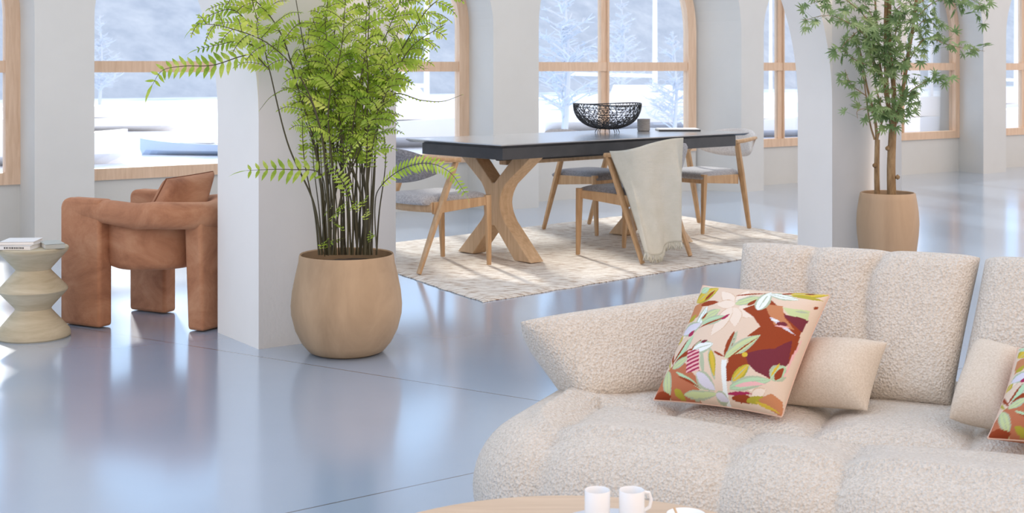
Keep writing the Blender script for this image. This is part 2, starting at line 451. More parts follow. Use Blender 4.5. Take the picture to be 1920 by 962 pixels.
g.hexa([(0,0,TZ-.006),(LN,0,TZ-.006),(LN,WN,TZ-.006),(0,WN,TZ-.006)], [(0.002,0.002,TZ),(LN-.002,.002,TZ),(LN-.002,WN-.002,TZ),(.002,WN-.002,TZ)], 1)
g.build('tabletop', [M['slate_edge'], M['slate_top']], tb, smooth=False)
g = MB(); g.box((LN/2-.045, WN/2-.055, TZ-.056), (LN-.15, WN-.155, .072)); g.build('apron', M['slate_edge'], tb, smooth=False, bevel=.004)
g = MB(); g.box((.90, WN/2, TZ-.103), (.98, WN-.34, .024)); g.box((LN/2, WN/2-.08, TZ-.112), (1.7, .035, .030)); g.build('extension_rail', M['black_metal'], tb, smooth=False, bevel=.003)
def xleg(xc):
    zt = TZ - .115; zc = .345; h = .355; wl = .155
    def fil(s):  # outer side, rounded waist
        pts = [(h, zt)]
        for k in range(9):
            a = k/8; zz = zc + .12 - .24*a
            pts.append((.062 + .055*(abs(zz-zc)/.12)**1.8, zz))
        pts.append((h, 0)); return pts
    right = fil(1)
    poly = right + [(h-wl, 0), (.012, zc-.145), (-.012, zc-.145), (-h+wl, 0)] + [(-a, b) for a, b in reversed(right)] + [(-h+wl, zt), (-.012, zc+.125), (.012, zc+.125), (h-wl, zt)]
    g = MB(); g.prism(poly, (xc-.055, WN/2+.01, RZ), (0,1,0), (0,0,1), (1,0,0), .11)
    g.box((xc, WN/2+.01, zt+RZ-.006), (.10, .62, .03))
    return g
for xc in (.40, 1.80): xleg(xc).build('crossed_leg', M['oak_pale'], tb, smooth=False, bevel=.006)
g = MB(); g.box((1.10, WN/2-.02, TZ-.135), (1.40, .07, .05)); g.build('stretcher_beam', M['oak_pale'], tb, smooth=False, bevel=.004)

# ------------------------------------------------------------------ dining chairs
def fabric(name, c0, c1, scale=120, bump=.4, rough=.95):
    m = Mat(name, c0, rough, .15); f = m.noise(scale, 3, .7)
    m.base(m.ramp(f, [(.35, c0), (.65, c1)])); m.bump(f, bump, .004)
    m.b.inputs['Sheen Weight'].default_value = .25; return m.m
M['grey_weave'] = fabric('grey_weave', srgb(150,146,146), srgb(186,182,180), 90)
M['light_weave'] = fabric('light_grey_weave', srgb(190,182,176), srgb(214,208,202), 90)
M['dark_weave'] = fabric('charcoal_weave', srgb(112,110,112), srgb(150,148,150), 90)
def make_chair(seatm, backm, lean=.26):
    t = empty('dining_chair', (0,0,0)); W = .235
    # seat: plush top on a shaped timber frame
    g = MB(); n = 22
    def seatpt(u, v_):   # u back..front, v side
        x = -.235 + .50*u; hw = .205 + .03*u
        x -= .03*(1-u)*(1-v_*v_); return x, v_*hw
    top = []; 
    for j in range(n+1):
        for i in range(n+1):
            u, v_ = i/n, -1 + 2*j/n; x, y = seatpt(u, v_)
            e = (1-abs(v_)**5)*(1-abs(2*u-1)**5); z = .405 + .05*max(0,e)**.45 - .012*(1-v_*v_)*math.sin(u*3.1)
            g.v.append((x, y, z))
    for j in range(n):
        for i in range(n): a = j*(n+1)+i; g.f.append((a,a+1,a+n+2,a+n+1)); g.m.append(0)
    per = [i for i in range(n+1)] + [j*(n+1)+n for j in range(1,n+1)] + [n*(n+1)+i for i in range(n-1,-1,-1)] + [j*(n+1) for j in range(n-1,0,-1)]
    b0 = len(g.v)
    for k in per: x,y,z = g.v[k]; g.v.append((x*.98,y*.98,.39))
    k_ = len(per)
    for k in range(k_): g.f.append((per[k], per[(k+1)%k_], b0+(k+1)%k_, b0+k)); g.m.append(0)
    g.f.append(tuple(b0+k for k in reversed(range(k_)))); g.m.append(0)
    g.build('seat', seatm, t, angle=70)
    g = MB()
    for s in (-1, 1):     # side rails deepen towards the rear leg
        g.hexa([(-.17,s*.215-.011,.335),(.235,s*.225-.011,.365),(.235,s*.225+.011,.365),(-.17,s*.215+.011,.335)],
               [(-.17,s*.215-.011,.405),(.235,s*.225-.011,.415),(.235,s*.225+.011,.415),(-.17,s*.215+.011,.405)])
    g.box((.24,0,.385),(.022,.43,.05))
    pts = [(-.17 - .055*math.cos(a*math.pi/2), .215*a, .375) for a in [q/6 for q in range(-6,7)]]
    g.tube(pts, .030, 8, sx=.4, sy=1.0, up=(0,0,1), square=6)
    g.build('seat_frame', M['oak'], t, smooth=False, bevel=.003)
    for s in (-1, 1):
        g = MB(); g.tube([(.255, s*.225, 0), (.245, s*.227, .25), (.238, s*.228, .425)], [.012,.018,.021], 10, square=4); g.build('leg', M['oak'], t)
    for s in (-1, 1):
        x0 = -.29; x1 = x0 + lean
        g = MB(); g.tube([(x0, s*.235, 0), (x0+lean*.30, s*.236, .20), (x0+lean*.62, s*.237, .41), (x0+lean*.97, s*.240, .635)], [.0135,.017,.020,.017], 10, sx=.8, sy=1.15, square=4, up=(0,1,0)); g.build('leg', M['oak'], t)
        g = MB(); g.tube([(x1+.015, s*.242, .648), (x1-.06, s*.246, .652), (x1-.15, s*.248, .660), (x1-.235, s*.235, .668), (x1-.275, s*.205,.670)], [.019,.019,.017,.015,.010], 10, sx=1.1, sy=.75, square=4, up=(0,0,1)); g.build('armrest', M['oak'], t)
    # curved padded back
    g = MB(); nu, nv = 28, 12; xb = -.62 + lean
    def bp(a, b, side):
        hh = .105*(1 - .55*abs(a)**3); x = xb + .14*a*a - .03*b - .0; y = .262*a*(1-.02*a*a); z = .622 + hh*b + .0*a
        th = .021*max(0,(1-abs(a)**6)*(1-abs(b)**4))**.5
        return (x + side*th, y, z)
    for side in (-1, 1):
        for j in range(nv+1):
            for i in range(nu+1): g.v.append(bp(-1+2*i/nu, -1+2*j/nv, side))
    off = (nu+1)*(nv+1)
    for k in (0, off):
        for j in range(nv):
            for i in range(nu): a = k+j*(nu+1)+i; g.f.append((a,a+1,a+nu+2,a+nu+1)); g.m.append(0)
    g.build('backrest', backm, t, angle=80, weld=True)
    return t
def put(ch, rearfoot, facing, label, side=1, z=RZ):
    """rear foot position on the given side, facing vector"""
    f = Vector(facing).normalized(); l = Vector((-f.y, f.x, 0))
    o = Vector(rearfoot) + f*.29 - l*(.235*side); o.z = z
    ch.location = o; ch.rotation_euler = (0,0,math.atan2(f.y, f.x)); tag(ch, label, 'chair', 'dining chairs around the slate table')
    return ch
Lv = TL.normalized(); Wv = Vector((-Lv.y, Lv.x, 0))
cA = put(make_chair(M['grey_weave'], M['dark_weave'], .28), (-.540, 7.72, 0), (Lv.x, Lv.y, 0), 'oak dining chair at the left end of the table, beside the white pillar', side=-1)
cB = put(make_chair(M['dark_weave'], M['grey_weave'], .28), (.797, 8.13, 0), (-.70,.71,0), 'oak dining chair on the near side of the table, carrying the cream throw', side=1)
cC = put(make_chair(M['dark_weave'], M['grey_weave'], .24), (.235, 9.88, 0), (.66,-.75,0), 'oak dining chair on the far side of the table, nearest the windows', side=-1)
cD = put(make_chair(M['grey_weave'], M['light_weave'], .16), (1.767, 9.93, 0), (-.72,-.69,0), 'oak dining chair with pale curved back at the right end of the table', side=1)

# ------------------------------------------------------------------ throw over the near chair
m = Mat('cream_knit_throw', srgb(222,220,208), .95, .1); wv = m.n('ShaderNodeTexWave', Scale=60, Distortion=1.5); wv.bands_direction = 'Z'
m.l(m.coord(), wv.inputs['Vector']); m.bump(wv.outputs['Fac'], .35, .004)
m.base(m.ramp(m.noise(14,4,.6), [(.3, srgb(208,205,190)), (.7, srgb(216,213,200))])); M['throw'] = m.m
g = MB(); nu, nv = 46, 60
TP = [(-.05,.270,.674),(-.15,.277,.682),(-.25,.275,.700),(-.355,.19,.738),(-.402,.11,.757),(-.410,.045,.760),(-.408,-.015,.760)]
BP = [(-.285,.262,.070),(-.325,.235,.055),(-.37,.165,.070),(-.39,.11,.105),(-.39,.06,.135),(-.385,.02,.150),(-.38,-.015,.150)]
IE = [(-.03,.185,.478),(-.05,.165,.474),(-.08,.135,.470),(-.10,.08,.470),(-.10,.07,.470),(-.10,.04,.470),(-.12,.0,.470)]
def cr(P_, u):
    n_ = len(P_)-1; s = min(.9999, max(0, u))*n_; j = int(s); t = s-j; q = [Vector(P_[min(n_, max(0, j+k))]) for k in (-1,0,1,2)]
    a,b,c,d = q; return .5*((2*b) + (c-a)*t + (2*a-5*b+4*c-d)*t*t + (3*b-a-3*c+d)*t**3)
def throw(u, v_):
    # u across, v_ 0 = end lying on the seat, .28 = over the top, 1 = hem behind the chair
    top = cr(TP, u)
    if v_ < .28:
        s = v_/.28; e = cr(IE, u); k = min(1, max(0, (u-.25)/.2))
        it = top + Vector((.010,-.062,-.028))*(1-k) + Vector((.090,0,-.022))*k
        if s > .8: q = it.lerp(top + Vector((0,0,.006)), (s-.8)/.2)
        else:
            f_ = s/.8; q = e.lerp(it, f_); q.z = e.z + (it.z-e.z)*f_**1.5 + .01*math.sin(u*11)*(1-f_)
        return tuple(q)
    s = (v_-.28)/.72; q = top.lerp(cr(BP, u), s)
    fold = .028*math.sin(u*10+.6) + .015*math.sin(u*19+1.2*s)
    q.x -= (fold + .014)*min(1, s*2.5); q.z += .010*math.sin(u*15)*s
    if s < .04: q.z += .006
    return tuple(q)
for j in range(nv+1):
    for i in range(nu+1): g.v.append(throw(i/nu, j/nv))
for j in range(nv):
    for i in range(nu): a = j*(nu+1)+i; g.f.append((a,a+1,a+nu+2,a+nu+1)); g.m.append(0)
rnd = random.Random(5)
for i in range(nu*2):
    p = Vector(throw(i/(nu*2), 1)); g.tube([p, p + Vector((rnd.uniform(-.006,.006), rnd.uniform(-.006,.006), -.020)), p + Vector((rnd.uniform(-.01,.01), rnd.uniform(-.01,.01), -.045))], [.0028,.0025,.002], 4)
th = g.build('throw_blanket', M['throw'], None, angle=180)
th.location = cB.location; th.rotation_euler = cB.rotation_euler
sf = th.modifiers.new('solid', 'SOLIDIFY'); sf.thickness = .007
tag(th, 'cream fringed throw blanket draped over the back of the near dining chair', 'blanket')

# ------------------------------------------------------------------ things on the table
def tpos(x, y, z=TZ): q = TO + Lv*x + Wv*y; return Vector((q.x, q.y, z))
bp_ = tpos(1.50, .60)
bw = tag(empty('wire_bowl', bp_), 'black openwork metal bowl on small wire feet on the dining table', 'bowl')
bm = bmesh.new(); rnd = random.Random(11)
pts = []
# irregular net on a dish surface
na, nr = 50, 14; grid = {}
for j in range(nr+1):
    for i in range(na):
        s = j/nr; jj = 0 if j in (0, nr) else 1
        th_ = 2*math.pi*(i + .5*(j%2) + jj*rnd.uniform(-.32,.32))/na; s2 = max(.0, s + jj*rnd.uniform(-.018,.018))
        r = .018 + (.236-.018)*math.sin(s2*math.pi/2)**.95; z = .028 + .172*(s2**2.0)
        rimw = .006*math.sin(2*th_+.8)*s2
        grid[i,j] = bm.verts.new((r*math.cos(th_), r*math.sin(th_), z + rimw))
for j in range(nr):
    for i in range(na):
        i2 = (i+1)%na
        a, b, c_, d_ = grid[i,j], grid[i2,j], grid[i2,j+1], grid[i,j+1]
        if j % 2 == 0: bm.faces.new((a,b,d_)); bm.faces.new((b,c_,d_))
        else: bm.faces.new((a,b,c_)); bm.faces.new((a,c_,d_))
ed = [e for e in bm.edges if not e.is_boundary]
kill = [e for e in ed if rnd.random() < .20]
bmesh.ops.dissolve_edges(bm, edges=kill, use_verts=False)
bmesh.ops.wireframe(bm, faces=bm.faces, thickness=.0066, use_replace=True, use_boundary=True, use_even_offset=False)
me = bpy.data.meshes.new('net'); bm.to_mesh(me); bm.free(); me.materials.append(M['black_metal'])
o = bpy.data.objects.new('net', me); col.objects.link(o); o.parent = bw
g = MB(); g.tube([(.236*math.cos(a), .236*math.sin(a), .200+.006*math.sin(2*a+.8)) for a in [2*math.pi*k/64 for k in range(65)]], .004, 8); g.build('rim', M['black_metal'], bw)
for k in range(4):
    a = R(20 + 90*k); g = MB()
    for s in (-.12, .12):
        g.tube([(.055*math.cos(a+s*2), .055*math.sin(a+s*2), .040), (.078*math.cos(a+s*2), .078*math.sin(a+s*2), .022), (.086*math.cos(a+s*2), .086*math.sin(a+s*2), .002)], .0028, 6)
    g.build('foot', M['black_metal'], bw)
stone = Mat('grey_stoneware', srgb(150,146,142), .6, .4); stone.base(stone.ramp(stone.noise(30,3,.6,(1,1,4)), [(.3, srgb(140,136,132)), (.7, srgb(168,163,158))]))
g = MB(); g.lathe([(.040,.001),(.045,.006),(.046,.084),(.0475,.087),(.044,.087),(.042,.080),(.040,.010),(.0,.008)], 40)
mg = g.build('mug', stone.m); mg.location = tpos(1.87, .60); tag(mg, 'small grey stoneware mug standing on the dining table', 'mug')
g = MB(); g.box((0,0,.005),(.30,.21,.008)); ob = tag(empty('magazine', tpos(2.12,.50), TYAW-R(40)), 'thin black covered magazine lying at the right end of the dining table', 'magazine')
g.build('cover', M['black_metal'], ob, smooth=False, bevel=.001)
paper = Mat('paper', (.82,.81,.79,1), .7, .3).m
g = MB(); g.box((.0,-.004,.0125),(.285,.195,.006)); g.build('pages', paper, ob, smooth=False)

# ------------------------------------------------------------------ armchair
m = Mat('rust_velvet', srgb(150,92,62), .85, .2); f1 = m.noise(5, 5, .65, (1,1,1.4), dist=.6); 
m.base(m.ramp(f1, [(.28, srgb(142,96,72)), (.5, srgb(172,122,92)), (.74, srgb(192,146,114))]))
m.b.inputs['Sheen Weight'].default_value = .35; m.b.inputs['Sheen Roughness'].default_value = .4; m.b.inputs['Sheen Tint'].default_value = srgb(230,170,130)
m.bump(m.noise(26,5,.75), .35, .008); M['velvet'] = m.m
M['velvet_seam'] = Mat('velvet_piping', srgb(120,78,58), .9, .1).m
AB = Vector((.88, -.475, 0)).normalized(); AYAW = math.atan2(AB.y, AB.x); AO = Vector((-2.142, 6.315, 0))
ac = tag(empty('armchair', AO, AYAW), 'rust brown velvet armchair with three block legs beside the white pillar', 'armchair')
# local x = from front to back, local y = away from the camera
def slab(x0, x1, y0, y1, z0, z1, name, rfront=.05):
    g = MB()
    poly = [(x0, z0), (x1, z0), (x1, z1)] + [(x0 + rfront - rfront*math.sin(a), z1 - rfront + rfront*math.cos(a)) for a in [math.pi/2*k/8 for k in range(9)]]
    g.prism(poly, (0, y1, 0), (1,0,0), (0,0,1), (0,-1,0), y1-y0)
    return g.build(name, M['velvet'], ac, bevel=.016, angle=50)
slab(0, .255, 0, .085, .004, .600, 'leg')
slab(.03, .265, .42, .505, .004, .606, 'leg', .04)
g = MB(); g.hexa([(.640,.165,.004),(.735,.165,.004),(.735,.455,.004),(.640,.455,.004)], [(.625,.155,.57),(.725,.155,.57),(.725,.455,.57),(.625,.455,.57)]); g.build('leg', M['velvet'], ac, bevel=.016)
# bolster that runs round as arms and back
path = [Vector((.02,.052,.548)), Vector((.15,.046,.548)), Vector((.32,.040,.540)), Vector((.45,.042,.530))]
for k in range(1, 12):
    a = math.pi*k/12; path.append(Vector((.50 + .19*math.sin(a), .26 - .215*math.cos(a), .528 + .012*abs(math.cos(a)))))
path += [Vector((.45,.478,.530)), Vector((.32,.475,.542)), Vector((.15,.47,.552)), Vector((.05,.468,.552))]
g = MB(); g.tube(path, [.050,.052,.056,.060]+[.062]*11+[.060,.056,.052,.050], 20, sx=.95, sy=1.0, square=2.6, up=(0,0,1)); g.build('arm_and_back_bolster', M['velvet'], ac)
# tub seat hanging between the legs
g = MB(); prof = [(0,.275),(.19,.275),(.212,.285),(.222,.31),(.226,.40),(.226,.50),(.215,.535)]
g.lathe(prof + [(.19,.535),(.185,.45)], 64, (.36,.26,0)); g.build('tub_shell', M['velvet'], ac, angle=60)
g = MB(); g.lathe([(0,.36),(.16,.36),(.182,.375),(.185,.42),(.17,.448),(.10,.456),(0,.458)], 48, (.34,.26,0)); g.build('seat_cushion', M['velvet'], ac, angle=60)

def pillow_mesh(TL_, TR_, BR_, BL_, t, p=2.6, q=.5, pinch=.04, n=48, tuft=None, flip=False, front=1.0, back=1.0, colors=None):
    """puffed cushion through four corners; t full thickness"""
    TL_, TR_, BR_, BL_ = map(Vector, (TL_, TR_, BR_, BL_))
    nrm = (TR_-TL_).cross(BL_-TL_).normalized()
    if nrm.y > 0: nrm = -nrm
    g = MB(); cols = []
    def pt(u, v_, side):
        a, b = 2*u-1, 2*v_-1
        pa = a*(1 - pinch*(1-b*b)); pb = b*(1 - pinch*(1-a*a))
        uu, vv = (pa+1)/2, (pb+1)/2
        base_ = (BL_*(1-uu) + BR_*uu)*(1-vv) + (TL_*(1-uu) + TR_*uu)*vv
        e = max(0, (1-abs(a)**p)*(1-abs(b)**p))**q
        h = t*.5*e*(front if side > 0 else back)
        if tuft and side > 0: h -= tuft(u, v_)*min(1, e*1.2)
        return base_ + nrm*(h*side)
    def par(i):   # denser near the edge
        s = i/n; return .5 - .5*math.cos(math.pi*s)*(.55 + .45*abs(math.cos(math.pi*s))) if colors is None else s
    for side in (1, -1):
        for j in range(n+1):
            for i in range(n+1):
                u, v_ = par(i), par(j); g.v.append(tuple(pt(u, v_, side)))
                if colors: cols.append(colors(u, v_) if side > 0 else (.55,.22,.12,1))
    off = (n+1)**2
    for k in (0, off):
        for j in range(n):
            for i in range(n): a = k+j*(n+1)+i; g.f.append((a,a+1,a+n+2,a+n+1)); g.m.append(0)
    # close the rim where the thickness does not vanish
    per = [i for i in range(n+1)] + [j*(n+1)+n for j in range(1,n+1)] + [n*(n+1)+i for i in range(n-1,-1,-1)] + [j*(n+1) for j in range(n-1,0,-1)]
    g.cols = cols; g.per = [g.v[k] for k in per]
    return g
def puff(name, mat, parent, *a, **k):
    inv = None
    g = pillow_mesh(*a, **k)
    if parent is not None:
        inv = parent.matrix_basis.inverted() if parent.matrix_basis else None
        mw = Matrix.Translation(parent.location) @ parent.rotation_euler.to_matrix().to_4x4()
        mi = mw.inverted(); g.v = [tuple(mi @ Vector(q)) for q in g.v]; g.per = [tuple(mi @ Vector(q)) for q in g.per]
    cols = g.cols
    o = g.build(name, mat, parent, angle=180)   # grids stay unwelded so colours keep their order
    if cols:
        ca = o.data.color_attributes.new('pattern', 'FLOAT_COLOR', 'POINT')
        flat = [c for q in cols for c in q]; ca.data.foreach_set('color', flat)
    return o, g
cx = [at(312,336,6.28), at(399,322,6.46), at(380,392,6.34), at(278,400,6.20)]
tag(None or tag(puff('back_cushion', M['velvet'], ac, cx[0], cx[1], cx[2], cx[3], .13, p=5, q=.35, pinch=.015)[0]))
pc = ac.children[-1]
g = MB(); gp = pillow_mesh(*cx, .13, p=5, q=.35, pinch=.015)
mi = (Matrix.Translation(ac.location) @ ac.rotation_euler.to_matrix().to_4x4()).inverted()
pp = [mi @ Vector(q) for q in gp.per]; g.tube(pp + [pp[0]], .0045, 6); g.build('piping', M['velvet_seam'], pc)

# ------------------------------------------------------------------ hourglass side table
m = Mat('pale_carved_wood', srgb(200,188,158), .75, .2); f = m.noise(4, 4, .6, (1,1,7), dist=.4)
m.base(m.ramp(f, [(.3, srgb(170,158,132)), (.7, srgb(200,190,166))])); M['carved'] = m.m
g = MB(); g.lathe([(0,0),(.157,0),(.162,.006),(.162,.020),(.156,.032),(.150,.040),(.082,.118),(.078,.126),(.082,.134),(.146,.205),(.150,.212),(.148,.222),(.080,.296),(.076,.304),(.082,.312),(.148,.385),(.153,.394),(.153,.402),(.149,.406),(0,.406)], 64)
st = g.build('side_table', M['carved'], angle=35); st.location = (-2.165, 6.03, 0)
tag(st, 'pale carved hourglass side table with stacked cones beside the rust armchair', 'side table')
bk = Mat('book_cover_white', (.78,.76,.73,1), .5).m; bk2 = Mat('book_cover_grey', srgb(176,178,170), .5).m; ink = Mat('ink', (.05,.05,.05,1), .6).m
pk = Mat('pink_cover', (.80,.62,.66,1), .5).m
def book(loc, rz, w_, d_, h_, cov, label, z0=0, marks=None, top=None):
    r = tag(empty('book', loc, rz), label, 'book', 'books on the side table')
    g = MB(); t_ = .0025
    g.box((0,0,t_/2),(w_,d_,t_)); g.box((0,0,h_-t_/2),(w_,d_,t_)); g.box((0,-d_/2+t_/2,h_/2),(w_,t_,h_)); g.build('cover', cov, r, smooth=False, bevel=.0006)
    g = MB(); g.box((0,.002,h_/2),(w_-.008,d_-.008,h_-2*t_)); g.build('pages', paper, r, smooth=False)
    if marks:
        g = MB(); x = marks[0]
        rn = random.Random(2)
        while x < marks[1]:
            wd_ = rn.uniform(.004,.007); g.box((x, -d_/2-.0003, h_*.5), (wd_, .0012, h_*.34)); x += wd_ + .0035
        g.build('spine_lettering', ink, r, smooth=False)
    return r
bz = .406
book((-2.215, 5.995, bz), R(-3), .17, .17, .020, bk, 'white book with dark spine lettering on the left of the side table top', marks=(-.03,.055))
book((-2.210, 6.005, bz+.020), R(4), .15, .15, .014, bk, 'plain white book lying on top of the white lettered book')
book((-2.075, 6.015, bz), R(30), .085, .15, .022, bk2, 'grey book at the right edge of the side table top')
# ------------------------------------------------------------------ sofa
m = Mat('cream_boucle', srgb(216,203,188), .95, .1)
vo = m.n('ShaderNodeTexVoronoi', Scale=150.0); m.l(m.coord(), vo.inputs['Vector'])
f = m.noise(130, 3, .7)
m.base(m.ramp(f, [(.30, srgb(203,189,173)), (.5, srgb(217,206,192)), (.70, srgb(227,217,205))]))
ad = m.n('ShaderNodeMath', operation='ADD'); m.l(f, ad.inputs[0]); m.l(vo.outputs['Distance'], ad.inputs[1])
m.bump(ad.outputs[0], .85, .006); m.b.inputs['Sheen Weight'].default_value = .3; M['boucle'] = m.m
m = Mat('cream_linen', srgb(212,198,180), .95, .1); f = m.noise(220, 3, .7)
m.base(m.ramp(f, [(.3, srgb(200,184,165)), (.7, srgb(221,208,192))])); m.bump(f, .5, .003); M['linen'] = m.m
S0 = Vector((.184, 3.41, 0)); SY = R(-24)
sofa = tag(empty('sofa', S0, SY), 'cream boucle sofa with tufted seat and loose back cushions in the foreground', 'sofa')
U = Vector((math.cos(SY), math.sin(SY), 0)); V = Vector((-math.sin(SY), math.cos(SY), 0))
def sl(u, v_, z): return S0 + U*u + V*v_ + UP*z
# tufted base: rounded block
useams = [(.03, .45), (.45, .70), (.70, 1.18), (1.18, 1.66), (1.66, 2.2)]
ulist = [-.45, .03, .45, .70, 1.18, 1.66, 2.5]; ulist2 = [-.45, .22, .58, .93, 1.40, 1.9, 2.5]
def groove(x, lines, wd):
    d = min(abs(x-l) for l in lines); return .45*math.exp(-(d/(wd*.35))**1.2) + .75*math.exp(-(d/(wd*1.5))**2)
def tuftd(u, v_, z):
    # depth of seams, positive = inward
    row = .015 + .03*math.sin(u*7+.4)
    front = v_ < row
    L_ = ulist if front else ulist2
    d = .026*groove(u, L_[1:-1], .040) * (0.55 + .45*min(1, max(0, (z-.10)/.2)))
    d = max(d, .026*(.45*math.exp(-(abs(v_-row)/.013)**1.2) + .75*math.exp(-(abs(v_-row)/.055)**2)) * min(1, max(0, (u+.02)/.25)))
    return d
def sofa_base(u0, u1, v0, v1, z0, z1, r, rc):
    g = MB()
    hu, hv = (u1-u0)/2, (v1-v0)/2; cu, cv = (u0+u1)/2, (v0+v1)/2
    # outline of plan with inset d
    def outline(d, n):
        a, b, rr = hu-d, hv-d, max(rc-d, 0.0)
        pts = []
        segs = [((a-rr, -b+rr), -90), ((a-rr, b-rr), 0), ((-a+rr, b-rr), 90), ((-a+rr, -b+rr), 180)]
        arc = 18; ns = int(n)
        for k, ((x, y), a0) in enumerate(segs):
            for q in range(arc):
                th = R(a0 + 90*q/arc); pts.append((x+rr*math.cos(th), y+rr*math.sin(th)))
            th = R(a0+90); e = (x+rr*math.cos(th), y+rr*math.sin(th))
            (x2, y2), a2 = segs[(k+1)%4]; th = R(a2); s_ = (x2+rr*math.cos(th), y2+rr*math.sin(th))
            m_ = 50 if k % 2 == 0 else 240
            for q in range(m_): t_ = q/m_; pts.append((e[0]+(s_[0]-e[0])*t_, e[1]+(s_[1]-e[1])*t_))
        return pts
    rings = []
    hz = (z1-z0)/2; cz = (z0+z1)/2; K = 22
    for k in range(K+1):           # side, bottom to top, a half round
        th = -math.pi/2 + math.pi*k/K
        d = r*(1-math.cos(th)); z = cz + (hz)*math.sin(th)
        rings.append((d, z, Vector((0,0,math.sin(th))), math.cos(th)))
    top = []
    dmax = hv; d = r
    while d < dmax: d = min(dmax, d + .009); top.append((d, z1, Vector((0,0,1)), 0.0))
    rings += top
    n = None
    for (d, z, nv_, c_) in rings:
        o_ = outline(d, 0)
        if n is None: n = len(o_)
        for (x, y) in o_:
            # normal
            ox, oy = x, y
            cxx = max(-hu+rc, min(hu-rc, x)); cyy = max(-hv+rc, min(hv-rc, y))
            nx_, ny_ = (x-cxx, y-cyy); l = math.hypot(nx_, ny_)
            if l < 1e-6:
                nx_, ny_ = 0, 0
            else: nx_, ny_ = nx_/l, ny_/l
            u, v_ = x+cu, y+cv
            dp = tuftd(u, v_, z)
            if z < cz: dp *= .8
            nrm = Vector((nx_*c_, ny_*c_, nv_.z)); 
            if nrm.length: nrm.normalize()
            puf = .020*math.sin(min(1,max(0,(d-0)/.3))*math.pi) if z >= z1-1e-6 else 0
            g.v.append((u - nrm.x*dp, v_ - nrm.y*dp, z - nrm.z*dp + puf))
    for k in range(len(rings)-1):
        for j in range(n):
            j2 = (j+1) % n; g.f.append((k*n+j, k*n+j2, (k+1)*n+j2, (k+1)*n+j)); g.m.append(0)
    g.f.append(tuple(range(n))); g.m.append(0)
    return g
sofa_base(-.225, 2.35, -.42, .72, .03, .362, .166, .30).build('seat_base', M['boucle'], sofa, angle=180)
for (a, b) in ((.1,-.25),(2.05,-.25),(.1,.5),(2.05,.5)):
    g = MB(); g.lathe([(.02,0),(.025,.02),(.025,.06),(0,.06)], 20, (a,b,0)); g.build('foot', M['black_metal'], sofa)
def tuft3(u, v_):
    a = .34 + .03*math.sin(v_*5); b = .62 + .03*math.sin(v_*5+1)
    k = min(1, v_*4+.2)
    # seams fan out towards the top corner of each panel
    d = .026*math.exp(-(abs(u-(a-.03*(1-v_)+.035*max(0,v_-.8)*5))/.028)**1.2) + .026*math.exp(-(abs(u-(b-.03*(1-v_)+.035*max(0,v_-.8)*5))/.028)**1.2)
    return d*k
BT = .19
def back(tl, tr, br, bl):
    puff('back_cushion', M['boucle'], sofa, tl, tr, br, bl, BT, p=9, q=.42, pinch=.012, n=84, tuft=tuft3, front=.9, back=1.0)
b1 = (at(1394,458,3.85), at(1838,484,3.59), at(1782,766,3.40), at(1372,745,3.66))
back(*b1)
sh = U*.640
b2 = (at(1848,488,3.582), at(1848,488,3.582)+sh, at(1788,772,3.390)+sh, at(1788,772,3.390)); back(*b2)
sh2 = U*.645
back(*[q + sh2 for q in b2])
# low side bolster at the left end
ar = (at(976,604,3.56), at(1345,548,3.80), at(1345,730,3.64), at(1098,758,3.47))
def no(u, v_): return 0
puff('side_bolster', M['boucle'], sofa, *ar, .24, p=5, q=.45, pinch=.02, n=60, front=.55, back=1.4)

# ------------------------------------------------------------------ loose cushions
lp = (at(1492,640,3.50), at(1664,642,3.39), at(1626,770,3.285), at(1462,757,3.385))
o, _ = puff('lumbar_cushion', M['linen'], None, *lp, .15, p=2.6, q=.6, pinch=.05, n=50, front=1.2, back=.8)
tag(o, 'plain cream scatter cushion between floral cushion and first sofa back cushion', 'cushion')
lp = (at(1836,640,3.33), at(1925,662,3.22), at(1898,806,3.10), at(1780,784,3.18))
o, _ = puff('lumbar_cushion', M['linen'], None, *lp, .13, p=3.4, q=.5, pinch=.03, n=50)
tag(o, 'plain cream scatter cushion at the right edge, left of the cropped floral cushion', 'cushion')

